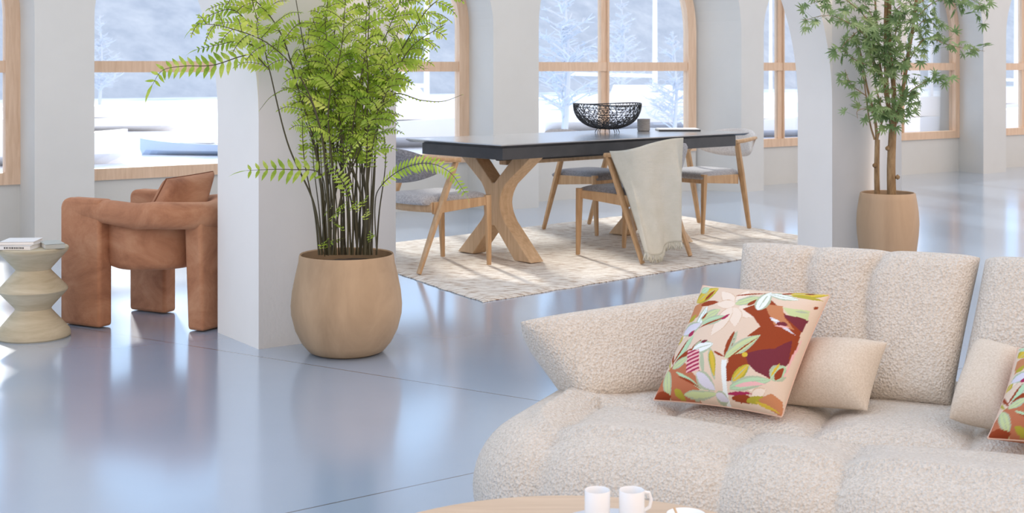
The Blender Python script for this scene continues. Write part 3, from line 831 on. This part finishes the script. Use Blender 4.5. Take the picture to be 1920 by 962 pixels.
# floral print, laid out in the cushion's own plane
def leaf(x0, y0, x1, y1, w_, c): return ('leaf', x0, y0, x1, y1, w_, c)
C = {k: srgb(*v_) for k, v_ in dict(peach=(218,196,176), rust=(146,66,38), plum=(116,50,60), white=(226,232,230), green=(192,204,152), yellow=(206,178,66),
     orange=(190,128,90), salmon=(182,112,82), mint=(176,206,170), grey=(172,182,156), lav=(208,204,216), magenta=(160,48,84), olive=(170,160,60), pink=(228,176,176), pale=(228,212,196), tan=(206,178,152)).items()}
art = [('poly', [(610,270),(700,230),(790,180),(870,260),(930,330),(1010,340),(985,440),(960,520),(930,600),(790,740),(660,650),(560,760),(500,760),(490,700),(530,640),(650,560),(735,470),(650,470),(740,400),(690,330)], 'rust'),
 ('poly', [(640,590),(740,560),(830,545),(940,470),(925,560),(915,610),(850,700),(780,730),(700,700),(655,660)], 'plum'),
 ('poly', [(-40,800),(-20,740),(80,640),(180,590),(240,650),(320,760),(300,860),(120,820)], 'salmon'),
 ('poly', [(870,300),(1040,310),(1000,400),(930,350)], 'plum'), ('poly', [(760,230),(880,240),(900,330),(960,400),(830,380)], 'orange'),
 ('poly', [(240,200),(330,190),(290,300),(200,330)], 'orange'),
 ('poly', [(880,250),(1045,250),(1035,312),(930,305)], 'green'), ('poly', [(850,170),(1110,180),(1060,250),(900,250)], 'peach'),
 leaf(260,180,420,70,75,'yellow'), leaf(290,100,350,60,50,'mint'), leaf(300,215,440,205,42,'rust'), leaf(330,180,400,90,22,'rust'), leaf(220,325,270,280,40,'olive'),
 leaf(280,400,355,235,40,'white'), leaf(320,340,460,265,48,'green'), leaf(330,365,500,320,40,'mint'), leaf(300,392,520,320,12,'rust'), leaf(322,330,360,285,18,'rust'), leaf(470,345,525,310,20,'magenta'),
 leaf(170,400,320,360,60,'lav'), leaf(225,435,270,400,30,'magenta'), leaf(120,460,175,405,36,'yellow'), leaf(150,590,270,430,30,'mint'), leaf(120,600,230,450,14,'rust'),
 leaf(95,480,125,620,24,'rust'), leaf(70,520,100,640,20,'olive'), leaf(130,620,260,530,40,'rust'), leaf(120,640,240,585,36,'green'), leaf(80,640,90,830,46,'green'), leaf(250,560,330,480,30,'rust'),
 leaf(270,545,420,515,60,'white'), leaf(330,500,375,490,18,'plum'),
 ('stripes', 228, 545, 322, 690),
 leaf(340,560,345,720,28,'grey'), leaf(395,545,425,750,48,'grey'), leaf(400,560,425,730,28,'yellow'), leaf(440,600,450,790,14,'peach'),
 leaf(500,610,565,430,44,'rust'), leaf(510,600,580,425,12,'grey'), leaf(585,430,540,590,14,'grey'), leaf(500,615,740,460,58,'green'), leaf(500,640,735,470,10,'rust'),
 leaf(420,570,500,610,16,'rust'), ('poly', [(478,630),(512,630),(500,880),(470,880)], 'white'), leaf(520,640,640,590,46,'rust'), ('ell', 637, 596, 18, 16, 'yellow'),
 leaf(540,770,665,670,62,'grey'), leaf(550,760,660,660,44,'yellow'), leaf(520,800,800,740,50,'mint'), leaf(560,790,760,770,26,'pink'), leaf(510,690,560,620,30,'rust'),
 leaf(300,700,420,810,60,'lav'), leaf(150,670,340,800,22,'mint'), leaf(170,700,330,790,14,'rust'), leaf(140,770,200,830,40,'olive'), leaf(200,810,440,830,30,'green'),
 leaf(500,828,670,832,20,'magenta'), leaf(420,830,500,860,40,'lav'), leaf(520,850,720,870,40,'rust'), leaf(620,870,780,850,40,'olive'), ('poly', [(700,860),(790,820),(850,850),(835,940),(740,900)], 'orange'),
 leaf(680,870,820,920,20,'yellow'), leaf(-30,790,110,800,60,'rust'), leaf(560,150,780,120,14,'rust'), leaf(560,230,730,160,40,'green'), leaf(640,240,730,180,30,'rust'), leaf(560,200,700,140,10,'grey'),
 leaf(715,280,790,105,66,'white'), leaf(780,130,980,180,40,'white'), leaf(860,125,1000,100,20,'rust'), leaf(920,125,1150,95,54,'yellow'), leaf(930,140,1120,150,34,'olive'), leaf(1010,110,1080,100,16,'plum'),
 leaf(1065,225,1095,200,18,'rust'), leaf(800,330,960,430,26,'lav'), ('ell', 880, 372, 36, 14, 'plum'), ('ell', 880, 388, 46, 6, 'pink'), leaf(810,350,860,350,14,'white'),
 leaf(800,740,890,640,60,'mint'), leaf(820,740,880,650,34,'rust'), leaf(800,720,860,630,14,'yellow'), leaf(870,720,1000,440,12,'pink'), leaf(960,270,1040,265,16,'grey')]
pet = [(560,230,450,110,80),(560,230,430,225,70),(575,240,640,95,80),(590,250,700,330,90),(560,260,570,400,90),(540,260,400,460,80),(150,450,260,330,50),(680,820,600,760,40),(660,850,760,800,50),(900,200,1040,220,40)]
pre = [('leaf',a,b,c,d,w_+12,'tan') for a,b,c,d,w_ in pet]; pre2 = [('leaf',a,b,c,d,w_,'pale') for a,b,c,d,w_ in pet]
full = []
for q in art:
    if q[0] == 'leaf' and q[5] >= 28 and q[6] in ('green','mint','yellow','white','lav'): full.append(q[:5] + (q[5]*1.4+6, 'grey' if q[6] != 'yellow' else 'olive'))
    full.append(q)
    if q[0] == 'leaf' and q[5] >= 36 and q[6] in ('green','mint','yellow','white'): full.append(q[:5] + (6, 'grey'))
art = [x_ for pr in zip(pre, pre2) for x_ in pr] + full
KC = [(285,30),(1155,90),(832,935),(-20,795)]
def paint(u, v_):
    wx = .006*noise.noise((u*9, v_*9, 5.0)); wy = .006*noise.noise((u*9, v_*9, 9.0)); u2, w2 = u+wx, v_+wy
    x = ((KC[3][0]*(1-u2)+KC[2][0]*u2)*(1-w2) + (KC[0][0]*(1-u2)+KC[1][0]*u2)*w2)
    y = ((KC[3][1]*(1-u2)+KC[2][1]*u2)*(1-w2) + (KC[0][1]*(1-u2)+KC[1][1]*u2)*w2)
    c = C['peach']
    for a in art:
        if a[0] == 'leaf':
            _, x0, y0, x1, y1, w_, k = a; dx, dy = x1-x0, y1-y0; l2 = dx*dx+dy*dy
            t = ((x-x0)*dx+(y-y0)*dy)/l2
            if 0 < t < 1:
                d = abs((x-x0)*dy-(y-y0)*dx)/math.sqrt(l2)
                if d < w_/2*math.sin(math.pi*t**.8)**.8: c = C[k]
        elif a[0] == 'ell':
            if ((x-a[1])/a[3])**2 + ((y-a[2])/a[4])**2 < 1: c = C[a[5]]
        elif a[0] == 'stripes':
            if a[1] < x < a[3] and a[2] < y < a[4]: c = C['magenta'] if int((y + (x-a[1])*.3)/13) % 2 else C['pink']
        else:
            pg = a[1]; ins = False; j = len(pg)-1
            for i in range(len(pg)):
                if (pg[i][1] > y) != (pg[j][1] > y) and x < (pg[j][0]-pg[i][0])*(y-pg[i][1])/(pg[j][1]-pg[i][1]) + pg[i][0]: ins = not ins
                j = i
            if ins: c = C[a[2]]
    return c
m = Mat('floral_print_linen', (.8,.6,.5,1), .9, .15); ca = m.n('ShaderNodeAttribute', attribute_name='pattern'); m.l(ca.outputs['Color'], m.b.inputs['Base Color'])
m.bump(m.noise(260,2,.6), .25, .002); M['floral'] = m.m
M['piping'] = Mat('blush_piping', srgb(214,180,160), .8).m
def floral(corners, label, n=190):
    o, g = puff('floral_cushion', M['floral'], None, *corners, .18, p=2.6, q=.5, pinch=.045, n=n, colors=paint, front=1.0, back=.9)
    tag(o, label, 'cushion')
    e = MB(); e.tube([Vector(q) for q in g.per[::3]] + [Vector(g.per[0])], .0022, 6); e.build('piping', M['piping'], o)
    return o
floral((at(1318,536,3.53), at(1556,553,3.40), at(1466,782,3.235), at(1226,750,3.41)), 'square floral cushion in rust, peach and green in the middle of the sofa')
fb = (at(1908,653,3.15), at(1908,653,3.15)+U*.33, at(1852,822,3.03)+U*.33, at(1852,822,3.03))
floral(fb, 'floral cushion cut off by the right edge of the photo', 120)

# ------------------------------------------------------------------ coffee table and what stands on it
CT = Vector((.104, 2.165, 0)); CZ = .38
ct = tag(empty('coffee_table', CT), 'round pale wooden coffee table in the foreground in front of the sofa', 'coffee table')
g = MB(); g.lathe([(0,CZ-.03),(.43,CZ-.03),(.446,CZ-.018),(.450,CZ-.006),(.447,CZ),(0,CZ)], 96); g.build('tabletop', M['table_wood'], ct, angle=40)
g = MB(); g.lathe([(0,0),(.20,0),(.20,.02),(.06,.05),(.05,.20),(.06,CZ-.03),(0,CZ-.03)], 48); g.build('pedestal', M['table_wood'], ct, angle=40)
porc = Mat('white_porcelain', (.86,.85,.84,1), .18, .5).m
tray_m = Mat('grey_tray', srgb(200,202,206), .35, .5).m
trc = Vector((.182, 2.405, CZ))
g = MB(); g.lathe([(0,.0005),(.100,.0005),(.106,.008),(.104,.009),(.098,.004),(0,.004)], 64); tr_ = g.build('serving_tray', tray_m); tr_.location = trc
tag(tr_, 'small round pale grey tray under the two white cups', 'tray')
def cup(px, label, rz):
    c0 = Vector(((px-CX)/FPX*2.42, 2.42, CZ+.0045)); r = tag(empty('espresso_cup', c0, rz), label, 'cup', 'white cups on the coffee table tray')
    g = MB(); g.lathe([(0,.0),(.018,.0),(.0215,.004),(.0232,.02),(.0232,.066),(.0225,.0675),(.0215,.066),(.0212,.02),(.016,.006),(0,.005)], 48); g.build('body', porc, r, angle=50)
    g = MB(); g.tube([(.0225,0,.062),(.033,0,.060),(.037,0,.048),(.034,0,.034),(.0225,0,.028)], .0032, 8); g.build('handle', porc, r)
cup(1120, 'white cylindrical cup on the coffee table, nearer the photo\'s left side', R(60)); cup(1184.5, 'white cylindrical cup on the coffee table, right beside the first cup', R(12))
g = MB(); g.lathe([(0,0),(.02,0),(.034,.012),(.036,.022),(.034,.021),(.02,.004),(0,.003)], 40); sb = g.build('sugar_bowl', porc); sb.location = (.318, 2.455-.02, CZ+.001)
tag(sb, 'little white bowl at the bottom edge of the photo on the coffee table', 'bowl')
g = MB(); 
p0 = Vector((.305, 2.43, CZ+.013)); p1 = at(1264, 952, 2.44); g.tube([p0.lerp(p1, -.3), p0, p1], [.002,.002,.0026], 8)
sp = g.build('wooden_spoon', M['oak_pale']); tag(sp, 'thin wooden spoon resting in the little white bowl', 'spoon')
# ------------------------------------------------------------------ potted fern
def leafmat(name, c0, c1, c2, trans=.35):
    m = Mat(name, c0, .5, .35)
    f = m.noise(9, 4, .7); c = m.ramp(f, [(.3, c0), (.5, c1), (.72, c2)]); m.base(c)
    tl = m.n('ShaderNodeBsdfTranslucent'); m.l(c, tl.inputs['Color']); mx = m.n('ShaderNodeMixShader', Fac=trans)
    m.l(m.b.outputs[0], mx.inputs[1]); m.l(tl.outputs[0], mx.inputs[2]); m.l(mx.outputs[0], m.out.inputs[0]); return m.m
M['fern'] = leafmat('fern_leaf', srgb(118,156,48), srgb(178,204,78), srgb(236,240,132), .45)
M['fern_stem'] = Mat('fern_stem', srgb(66,60,34), .5).m
M['fern_rachis'] = Mat('fern_rachis', srgb(150,170,70), .5).m
pot_m = wood('turned_wood_pot', (.34,.225,.13,1), (.50,.345,.21,1), stretch=(2.2,2.2,1.0), rough=.6, scale=2.6)
M['soil'] = Mat('soil', (.07,.05,.035,1), .95).m
def catmull(pts, n):
    P_ = [Vector(q) for q in pts]; P_ = [P_[0]*2-P_[1]] + P_ + [P_[-1]*2-P_[-2]]; out_ = []; k = len(P_)-3
    for i in range(k*n + 1):
        s = i/n; j = min(k-1, int(s)); t = s-j; a,b,c,d = P_[j:j+4]
        out_.append(.5*((2*b) + (c-a)*t + (2*a-5*b+4*c-d)*t*t + (3*b-a-3*c+d)*t**3))
    return out_
def leaflet(g, p, d, side, l, w_, droop=0.15, mi=0):
    """blade from p along d; side = width direction"""
    d = d.normalized(); s = side.normalized()*w_; n_ = d.cross(side).normalized()
    if n_.z > 0: n_ = -n_
    a = p + d*l*.3 + n_*l*droop*.1; b = p + d*l*.65 + n_*l*droop*.4; t = p + d*l + n_*l*droop
    g.add([p - s*.15, a - s*.5, b - s*.38, t, b + s*.38, a + s*.5, p + s*.15], [(0,1,5,6),(1,2,4,5),(2,3,4)], mi)
def pinna(g, path, ll, lw, step, rnd, lift=.25, mi=0, start=.0, endscale=.25, tip=1.6):
    """leaflets either side of a rachis path (list of points)"""
    tot = 0; k = len(path); L_ = sum((path[i+1]-path[i]).length for i in range(k-1)); nxt = L_*start; 
    for i in range(k-1):
        sg = path[i+1]-path[i]; l = sg.length; 
        if l < 1e-6: continue
        t = sg/l
        while nxt <= tot + l:
            p = path[i] + t*(nxt-tot); f = nxt/L_
            up_ = Vector((0,0,1)); sd = t.cross(up_)
            if sd.length < .25: sd = t.cross(Vector((.35,-1,.2)))
            sd.normalize()
            sd = (Matrix.Rotation(pinna.twist, 3, t) @ sd)
            sc_ = min(1, .55 + 2.2*(f-start)) * (1 - (1-endscale)*max(0, (f-.35)/.65)**1.3)
            for s_ in (-1, 1):
                dd = (sd*s_ + t*(.42 + rnd.uniform(-.1,.1)) + Vector((0,0,lift*rnd.uniform(-.7,.9)))).normalized()
                leaflet(g, p, dd, t, ll*sc_*rnd.uniform(.85,1.12), lw*sc_, .22, mi)
            nxt += step
        tot += l
    e = (path[-1]-path[-3]).normalized(); leaflet(g, path[-1], e, e.cross(Vector((0,.3,1))), ll*endscale*tip*1.4, lw*.8, .3, mi)
pinna.twist = 0
FY = 5.70; FX = -.707
fern = tag(empty('potted_fern', (FX, FY, 0)), 'tall lime green fern in a rounded wooden pot in front of the white pillar', 'plant')
org = Vector((FX, FY, 0))
g = MB(); g.lathe([(0,0),(.135,0),(.160,.010),(.190,.045),(.218,.10),(.2345,.165),(.2365,.205),(.231,.265),(.218,.33),(.205,.385),(.2015,.415),(.1985,.421),(.193,.417),(.195,.38),(.195,.36),(0,.36)], 72)
g.build('pot', pot_m, fern, angle=50)
g = MB(); g.lathe([(0,.385),(.08,.382),(.15,.376),(.194,.372)], 40); 
g.v = [(x + .0, y, z + .006*noise.noise((x*30,y*30,0))) for x,y,z in g.v]; g.build('soil', M['soil'], fern)
rnd = random.Random(21)
def fpt(px, py, dy): return at(px, py, FY+dy) - org
def frond(stem_pts, kind, leaf_from=.5, sr=.0045, plen=.24, ll=.05, lw=.013, step=.016, pst=.055, twist=0, seed=0, name='frond', spread=1.0):
    r_ = random.Random(seed); path = catmull(stem_pts, 14); k = len(path)
    g = MB(); st_ = MB(); n_ = len(path)
    st_.tube(path, [sr*(1-.75*i/(n_-1)) for i in range(n_)], 7)
    pinna.twist = twist
    if kind == 'simple':
        pinna(g, path[int(k*leaf_from):], ll, lw, step, r_, endscale=.55 if ll > .041 else .25)
    else:
        L_ = [0]; 
        for i in range(k-1): L_.append(L_[-1] + (path[i+1]-path[i]).length)
        s = L_[-1]*leaf_from; alt = 1; base_a = r_.uniform(0, 6.28)
        while s < L_[-1]:
            i = max(j for j in range(k) if L_[j] <= s); i = min(i, k-2)
            t = (path[i+1]-path[i]).normalized(); p = path[i].lerp(path[i+1], (s-L_[i])/max(1e-6, L_[i+1]-L_[i]))
            f = (s/L_[-1]-leaf_from)/max(.01, 1-leaf_from); ln = plen*(min(1, .55+1.5*f))*(1-.62*f**1.5)*r_.uniform(.8,1.1)
            sd = t.cross(Vector((0,1,0))); 
            if sd.length < .2: sd = Vector((1,0,0))
            sd.normalize(); sd = Matrix.Rotation(base_a*.18 + r_.uniform(-.75,.75)*spread, 3, t) @ sd
            dd = (sd*alt + t*.55).normalized()
            q = [p, p + dd*ln*.35 + Vector((0,0,.02*ln)), p + dd*ln*.7 + Vector((0,0,-.04*ln)), p + dd*ln + Vector((0,0,-.22*ln))]
            pp_ = catmull(q, 5); st_.tube(pp_, [.0016,.0008][0], 4)
            pinna.twist = r_.uniform(.45,1.35)*r_.choice((-1,1)); pinna(g, pp_, ll*(.75+.35*(1-f)), lw, step, r_, tip=1.2)
            alt = -alt; s += pst*r_.uniform(.8,1.15)*(1-.35*f)
    o = g.build(name, M['fern'], fern, smooth=False)
    st_.build('stem', M['fern_stem'], o)
    return o
# tall main fronds: base -> tip (photo reading converted to real points in front of and behind the pot's centre)
B = lambda px, dy=0: fpt(px, 478, dy)
tall = [ # points, leaf start, pinna length, twist
 ([B(604,-.05), fpt(588,380,-.06), fpt(540,270,-.08), fpt(505,130,-.10), fpt(478,20,-.12), fpt(455,-60,-.15)], .66, .26),
 ([B(612,.02), fpt(600,330,.0), fpt(585,180,.0), fpt(565,60,.0), fpt(545,-60,.0)], .90, .10),
 ([B(622,.06), fpt(612,300,.05), fpt(600,140,.03), fpt(612,30,.0), fpt(618,-70,-.02)], .48, .13),
 ([B(630,-.08), fpt(624,330,-.10), fpt(616,200,-.12), fpt(640,90,-.14), fpt(650,-30,-.16)], .45, .22),
 ([B(640,.0), fpt(640,330,.02), fpt(636,190,.05), fpt(628,80,.08), fpt(626,-40,.10)], .50, .22),
 ([B(652,-.06), fpt(655,320,-.08), fpt(668,190,-.10), fpt(690,70,-.12), fpt(692,-60,-.15)], .50, .12),
 ([B(660,.04), fpt(668,330,.03), fpt(680,200,.02), fpt(715,90,.0), fpt(760,-20,-.03)], .52, .24),
 ([B(668,-.02), fpt(682,330,-.02), fpt(700,220,-.04), fpt(745,110,-.06), fpt(800,20,-.08), fpt(850,-18,-.10)], .58, .17),
 ([B(676,.06), fpt(692,320,.07), fpt(706,200,.08), fpt(740,80,.10), fpt(782,-50,.12)], .55, .22),
 ([B(684,-.04), fpt(690,330,-.05), fpt(688,240,-.08), fpt(690,150,-.1), fpt(686,40,-.12), fpt(700,-30,-.12)], .60, .12),
 ([B(690,.02), fpt(700,340,.02), fpt(708,240,.0), fpt(728,170,-.04), fpt(770,90,-.08), fpt(835,45,-.12)], .62, .13),
 ([B(618,-.1), fpt(612,340,-.12), fpt(598,230,-.15), fpt(560,140,-.17), fpt(500,80,-.20), fpt(420,50,-.22), fpt(366,44,-.22)], .60, .12),
 ([B(610,-.02), fpt(596,300,-.02), fpt(560,170,-.05), fpt(525,60,-.08), fpt(470,-5,-.10), fpt(400,-25,-.14)], .60, .18),
]
for i, (p_, ls, pl) in enumerate(tall):
    frond(p_, 'bi', ls, .0050, pl, .046, .0165, .0150, .048, seed=i+3)
# shorter bushy fronds filling the heart of the plant
for i in range(20):
    r_ = random.Random(100+i); bx = 600 + 100*r_.random(); dy = r_.uniform(-.10,.08)
    tx = 560 + 175*((i*7) % 20)/19.0; ty = r_.uniform(80, 215); 
    frond([B(bx, dy), fpt(bx + (tx-bx)*.15, 370, dy), fpt(bx + (tx-bx)*.5, 270, dy*1.1), fpt(tx, ty, dy*1.3), fpt(tx + r_.uniform(-25,25), ty-60, dy*1.5)], 'bi', r_.uniform(.46,.60), .0045, r_.uniform(.12,.18), .040, .0150, .0145, .044, seed=200+i)
# arching pinnate fronds
arch = [
 ([fpt(612,380,-.08), fpt(600,325,-.12), fpt(545,318,-.16), fpt(500,318,-.18), fpt(462,320,-.20)], .22, .062, .023, .034, 1.3),
 ([fpt(504,130,-.10), fpt(470,103,-.13), fpt(400,122,-.16), fpt(345,124,-.18), fpt(305,132,-.2), fpt(285,160,-.2)], .20, .064, .023, .030, 1.1),
 ([fpt(706,470,-.05), fpt(703,390,-.06), fpt(712,352,-.10), fpt(752,318,-.14), fpt(800,306,-.18), fpt(842,322,-.2), fpt(872,362,-.22)], .36, .044, .015, .017, 1.2),
 ([fpt(690,240,0), fpt(735,178,-.05), fpt(790,188,-.08), fpt(830,190,-.1), fpt(866,178,-.12)], .25, .014, .010, .016, .2),
 ([fpt(700,230,0), fpt(742,160,0), fpt(770,130,0), fpt(800,128,0)], .25, .014, .010, .014, .2),
 ([fpt(600,240,-.12), fpt(580,185,-.16), fpt(545,166,-.2), fpt(510,180,-.22), fpt(487,206,-.24)], .35, .016, .012, .013, .2),
 ([fpt(640,400,-.1), fpt(640,330,-.14), fpt(660,280,-.18), fpt(690,250,-.2)], .3, .040, .013, .018, .8),
 ([fpt(655,420,-.1), fpt(650,360,-.15), fpt(628,320,-.2), fpt(606,300,-.2)], .3, .040, .013, .018, .8),
 ([fpt(480,60,-.1), fpt(440,20,-.12), fpt(400,26,-.15), fpt(362,52,-.18)], .25, .050, .016, .020, .6),
 ([fpt(500,95,-.1), fpt(450,78,-.14), fpt(410,84,-.16), fpt(372,92,-.18)], .25, .045, .015, .020, .7),
]
for i, (p_, ls, ll, lw, stp, tw) in enumerate(arch):
    frond(p_, 'simple', ls, .003, 0, ll, lw, stp, twist=tw, seed=50+i)
# bare canes and low sprigs at the foot
for i in range(18):
    r_ = random.Random(300+i); bx = 598 + 108*i/17 + r_.uniform(-3,3); dy = r_.uniform(-.11,.1)
    tx = bx + (bx-650)*.35 + r_.uniform(-10,10)
    frond([B(bx, dy), fpt(bx + (tx-bx)*.3, 400, dy), fpt(tx, 300, dy), fpt(tx + r_.uniform(-14,14), 215, dy*1.2)], 'simple', .62, r_.uniform(.0032,.0052), 0, .030, .010, .018, twist=r_.uniform(0,1.2), seed=320+i, name='cane')
for i in range(12):
    r_ = random.Random(400+i); bx = 600 + 105*r_.random(); dy = r_.uniform(-.12,-.02); y0 = r_.uniform(475, 390)
    frond([fpt(bx, y0+6, dy), fpt(bx + r_.uniform(-8,8), y0-14, dy-.02), fpt(bx + r_.uniform(-26,26), y0-26, dy-.04)], 'simple', .35, .0018, 0, .026, .010, .013, twist=r_.uniform(0,1), seed=420+i, name='sprig')

# ------------------------------------------------------------------ potted tree
TY = 7.78; TX = 2.192
tree = tag(empty('potted_tree', (TX, TY, 0)), 'slender tree with small pointed leaves in a tan pot by the right pillar', 'plant')
org2 = Vector((TX, TY, 0)); tp = lambda px, py, dy=0: at(px, py, TY+dy) - org2
pot2 = wood('tan_pot', (.41,.27,.16,1), (.53,.36,.22,1), stretch=(3,3,.6), rough=.6, scale=2.4)
g = MB(); g.lathe([(0,0),(.118,0),(.125,.006),(.146,.07),(.163,.15),(.174,.24),(.178,.31),(.174,.38),(.163,.45),(.157,.482),(.150,.487),(.146,.484),(.148,.45),(0,.45)], 64); g.build('pot', pot2, tree, angle=50)
g = MB(); g.lathe([(0,.466),(.10,.464),(.149,.460)], 32); g.build('soil', M['soil'], tree)
m = Mat('tree_bark', srgb(150,122,88), .85, .2); f = m.noise(14, 5, .7, (3,3,.6)); m.base(m.ramp(f, [(.3, srgb(118,92,64)), (.7, srgb(176,146,108))])); m.bump(f, .5, .006); M['bark'] = m.m
M['leaf'] = leafmat('maple_leaf', srgb(78,108,66), srgb(126,152,98), srgb(188,204,150), .3)
trunks = [
 ([tp(1645,372), tp(1644,320), tp(1645,262)], .0165, .0145),
 ([tp(1645,268), tp(1640,220), tp(1625,160), tp(1612,90)], .010, .004),
 ([tp(1645,262), tp(1654,215), tp(1640,150), tp(1634,60)], .006, .003),
 ([tp(1640,262), tp(1630,225), tp(1618,140), tp(1600,60)], .006, .002),
 ([tp(1672,372), tp(1671,310), tp(1674,240)], .0265, .022),
 ([tp(1674,246), tp(1664,180), tp(1660,80), tp(1662,-30)], .014, .009),
 ([tp(1674,244), tp(1676,170), tp(1668,90), tp(1668,-40)], .015, .011),
 ([tp(1676,240), tp(1690,185), tp(1702,110), tp(1716,20), tp(1720,-40)], .012, .008),
 ([tp(1664,200), tp(1650,120), tp(1642,20), tp(1640,-40)], .007, .005),
]
for i, (p_, r0, r1) in enumerate(trunks):
    pts = catmull(p_, 8); n_ = len(pts); g = MB(); g.tube(pts, [r0+(r1-r0)*j/(n_-1) for j in range(n_)], 12)
    o = g.build('trunk', M['bark'], tree)
g = MB(); 
for (px, py) in ((1640,310),(1683,332),(1664,278)): 
    c_ = tp(px, py, -.012); g.lathe([(0,-.016),(.012,-.008),(.014,.004),(0,.016)], 10, c_)
g.build('knot', M['bark'], tree)
def palm_leaf(g, p, d, upv, s, r_):
    d = d.normalized(); sd = d.cross(upv).normalized(); n_ = 7
    for k in range(n_):
        a = (-1 + 2*k/(n_-1))*R(98) ; ln = s*(1 - .42*abs(k-(n_-1)/2)/((n_-1)/2))
        dd = d*math.cos(a) + sd*math.sin(a); leaflet(g, p, dd, dd.cross(upv), ln, s*.185, .18)
def branch(p_, n_leaf, seed, size=.062, jit=.035, r0=.0035):
    r_ = random.Random(seed); path = catmull(p_, 8); k = len(path); g = MB(); g.tube(path, [r0*(1-.7*i/(k-1)) for i in range(k)], 6)
    o = g.build('branch', M['bark'], tree); lf = MB(); tw = MB()
    for i in range(n_leaf):
        s = .12 + .88*(i+r_.random())/n_leaf; j = min(k-2, int(s*(k-1))); p = path[j].lerp(path[j+1], s*(k-1)-j)
        q = p + Vector((r_.gauss(0,1), r_.gauss(0,1), r_.gauss(-.1,.9)))*jit
        tw.tube([p, q], [.0009,.0006], 3)
        d = (q-p).normalized() + Vector((r_.uniform(-.5,.5), r_.uniform(-.5,.3), r_.uniform(-.7,.15)))
        upv = Vector((r_.uniform(-.5,.5), -1 + r_.uniform(0,.7), .6)).normalized()
        palm_leaf(lf, q, d, upv, size*r_.uniform(.7,1.1), r_)
    lf.build('leaves', M['leaf'], o, smooth=False); tw.build('twigs', M['leaf'], o, smooth=False)
brs = [
 ([tp(1655,110,-.05), tp(1615,60,-.20), tp(1560,30,-.32), tp(1505,38,-.40)], 44),
 ([tp(1648,60,-.05), tp(1600,10,-.2), tp(1560,-10,-.3), tp(1520,8,-.38)], 34),
 ([tp(1660,60,-.1), tp(1625,50,-.15), tp(1590,75,-.2), tp(1575,95,-.2)], 26),
 ([tp(1655,150,-.05), tp(1640,130,-.1), tp(1600,110,-.14), tp(1580,95,-.16)], 22),
 ([tp(1625,180,-.03), tp(1610,170,-.08), tp(1595,158,-.12), tp(1584,130,-.12)], 16),
 ([tp(1645,225), tp(1628,205,-.05), tp(1608,208,-.08), tp(1608,222,-.1)], 9),
 ([tp(1660,215,-.03), tp(1650,195,-.08), tp(1655,180,-.1)], 18),
 ([tp(1674,238,-.03), tp(1668,215,-.08), tp(1676,195,-.1)], 30),
 ([tp(1680,225,-.03), tp(1690,200,-.06), tp(1700,180,-.08)], 20),
 ([tp(1690,185), tp(1715,165,-.06), tp(1745,150,-.08), tp(1772,148,-.1)], 22),
 ([tp(1692,180), tp(1706,180,-.05), tp(1722,172,-.06)], 12),
 ([tp(1700,120), tp(1735,72,-.05), tp(1780,85,-.08), tp(1846,96,-.1)], 42),
 ([tp(1708,70), tp(1730,40,-.05), tp(1752,45,-.06)], 22),
 ([tp(1712,40), tp(1750,5,0), tp(1800,-8,0), tp(1850,14,0)], 46),
 ([tp(1716,10), tp(1770,-20,.05), tp(1820,-10,.05), tp(1852,34,.05)], 26),
 ([tp(1664,120,-.05), tp(1650,85,-.12), tp(1640,60,-.15)], 38),
 ([tp(1668,100,-.05), tp(1680,60,-.12), tp(1690,20,-.15)], 38),
 ([tp(1650,60,-.03), tp(1630,20,-.06), tp(1610,-10,-.08)], 34),
 ([tp(1665,40,0), tp(1690,10,-.05), tp(1720,0,-.1)], 34),
 ([tp(1662,155,-.05), tp(1660,130,-.1), tp(1670,110,-.12)], 26),
 ([tp(1640,120,-.05), tp(1628,90,-.1), tp(1620,60,-.1)], 24),
 ([tp(1690,140,-.05), tp(1696,110,-.1), tp(1712,90,-.1)], 20),
]
for i, (p_, n_) in enumerate(brs): branch(p_, int(n_*.85), 500+i)
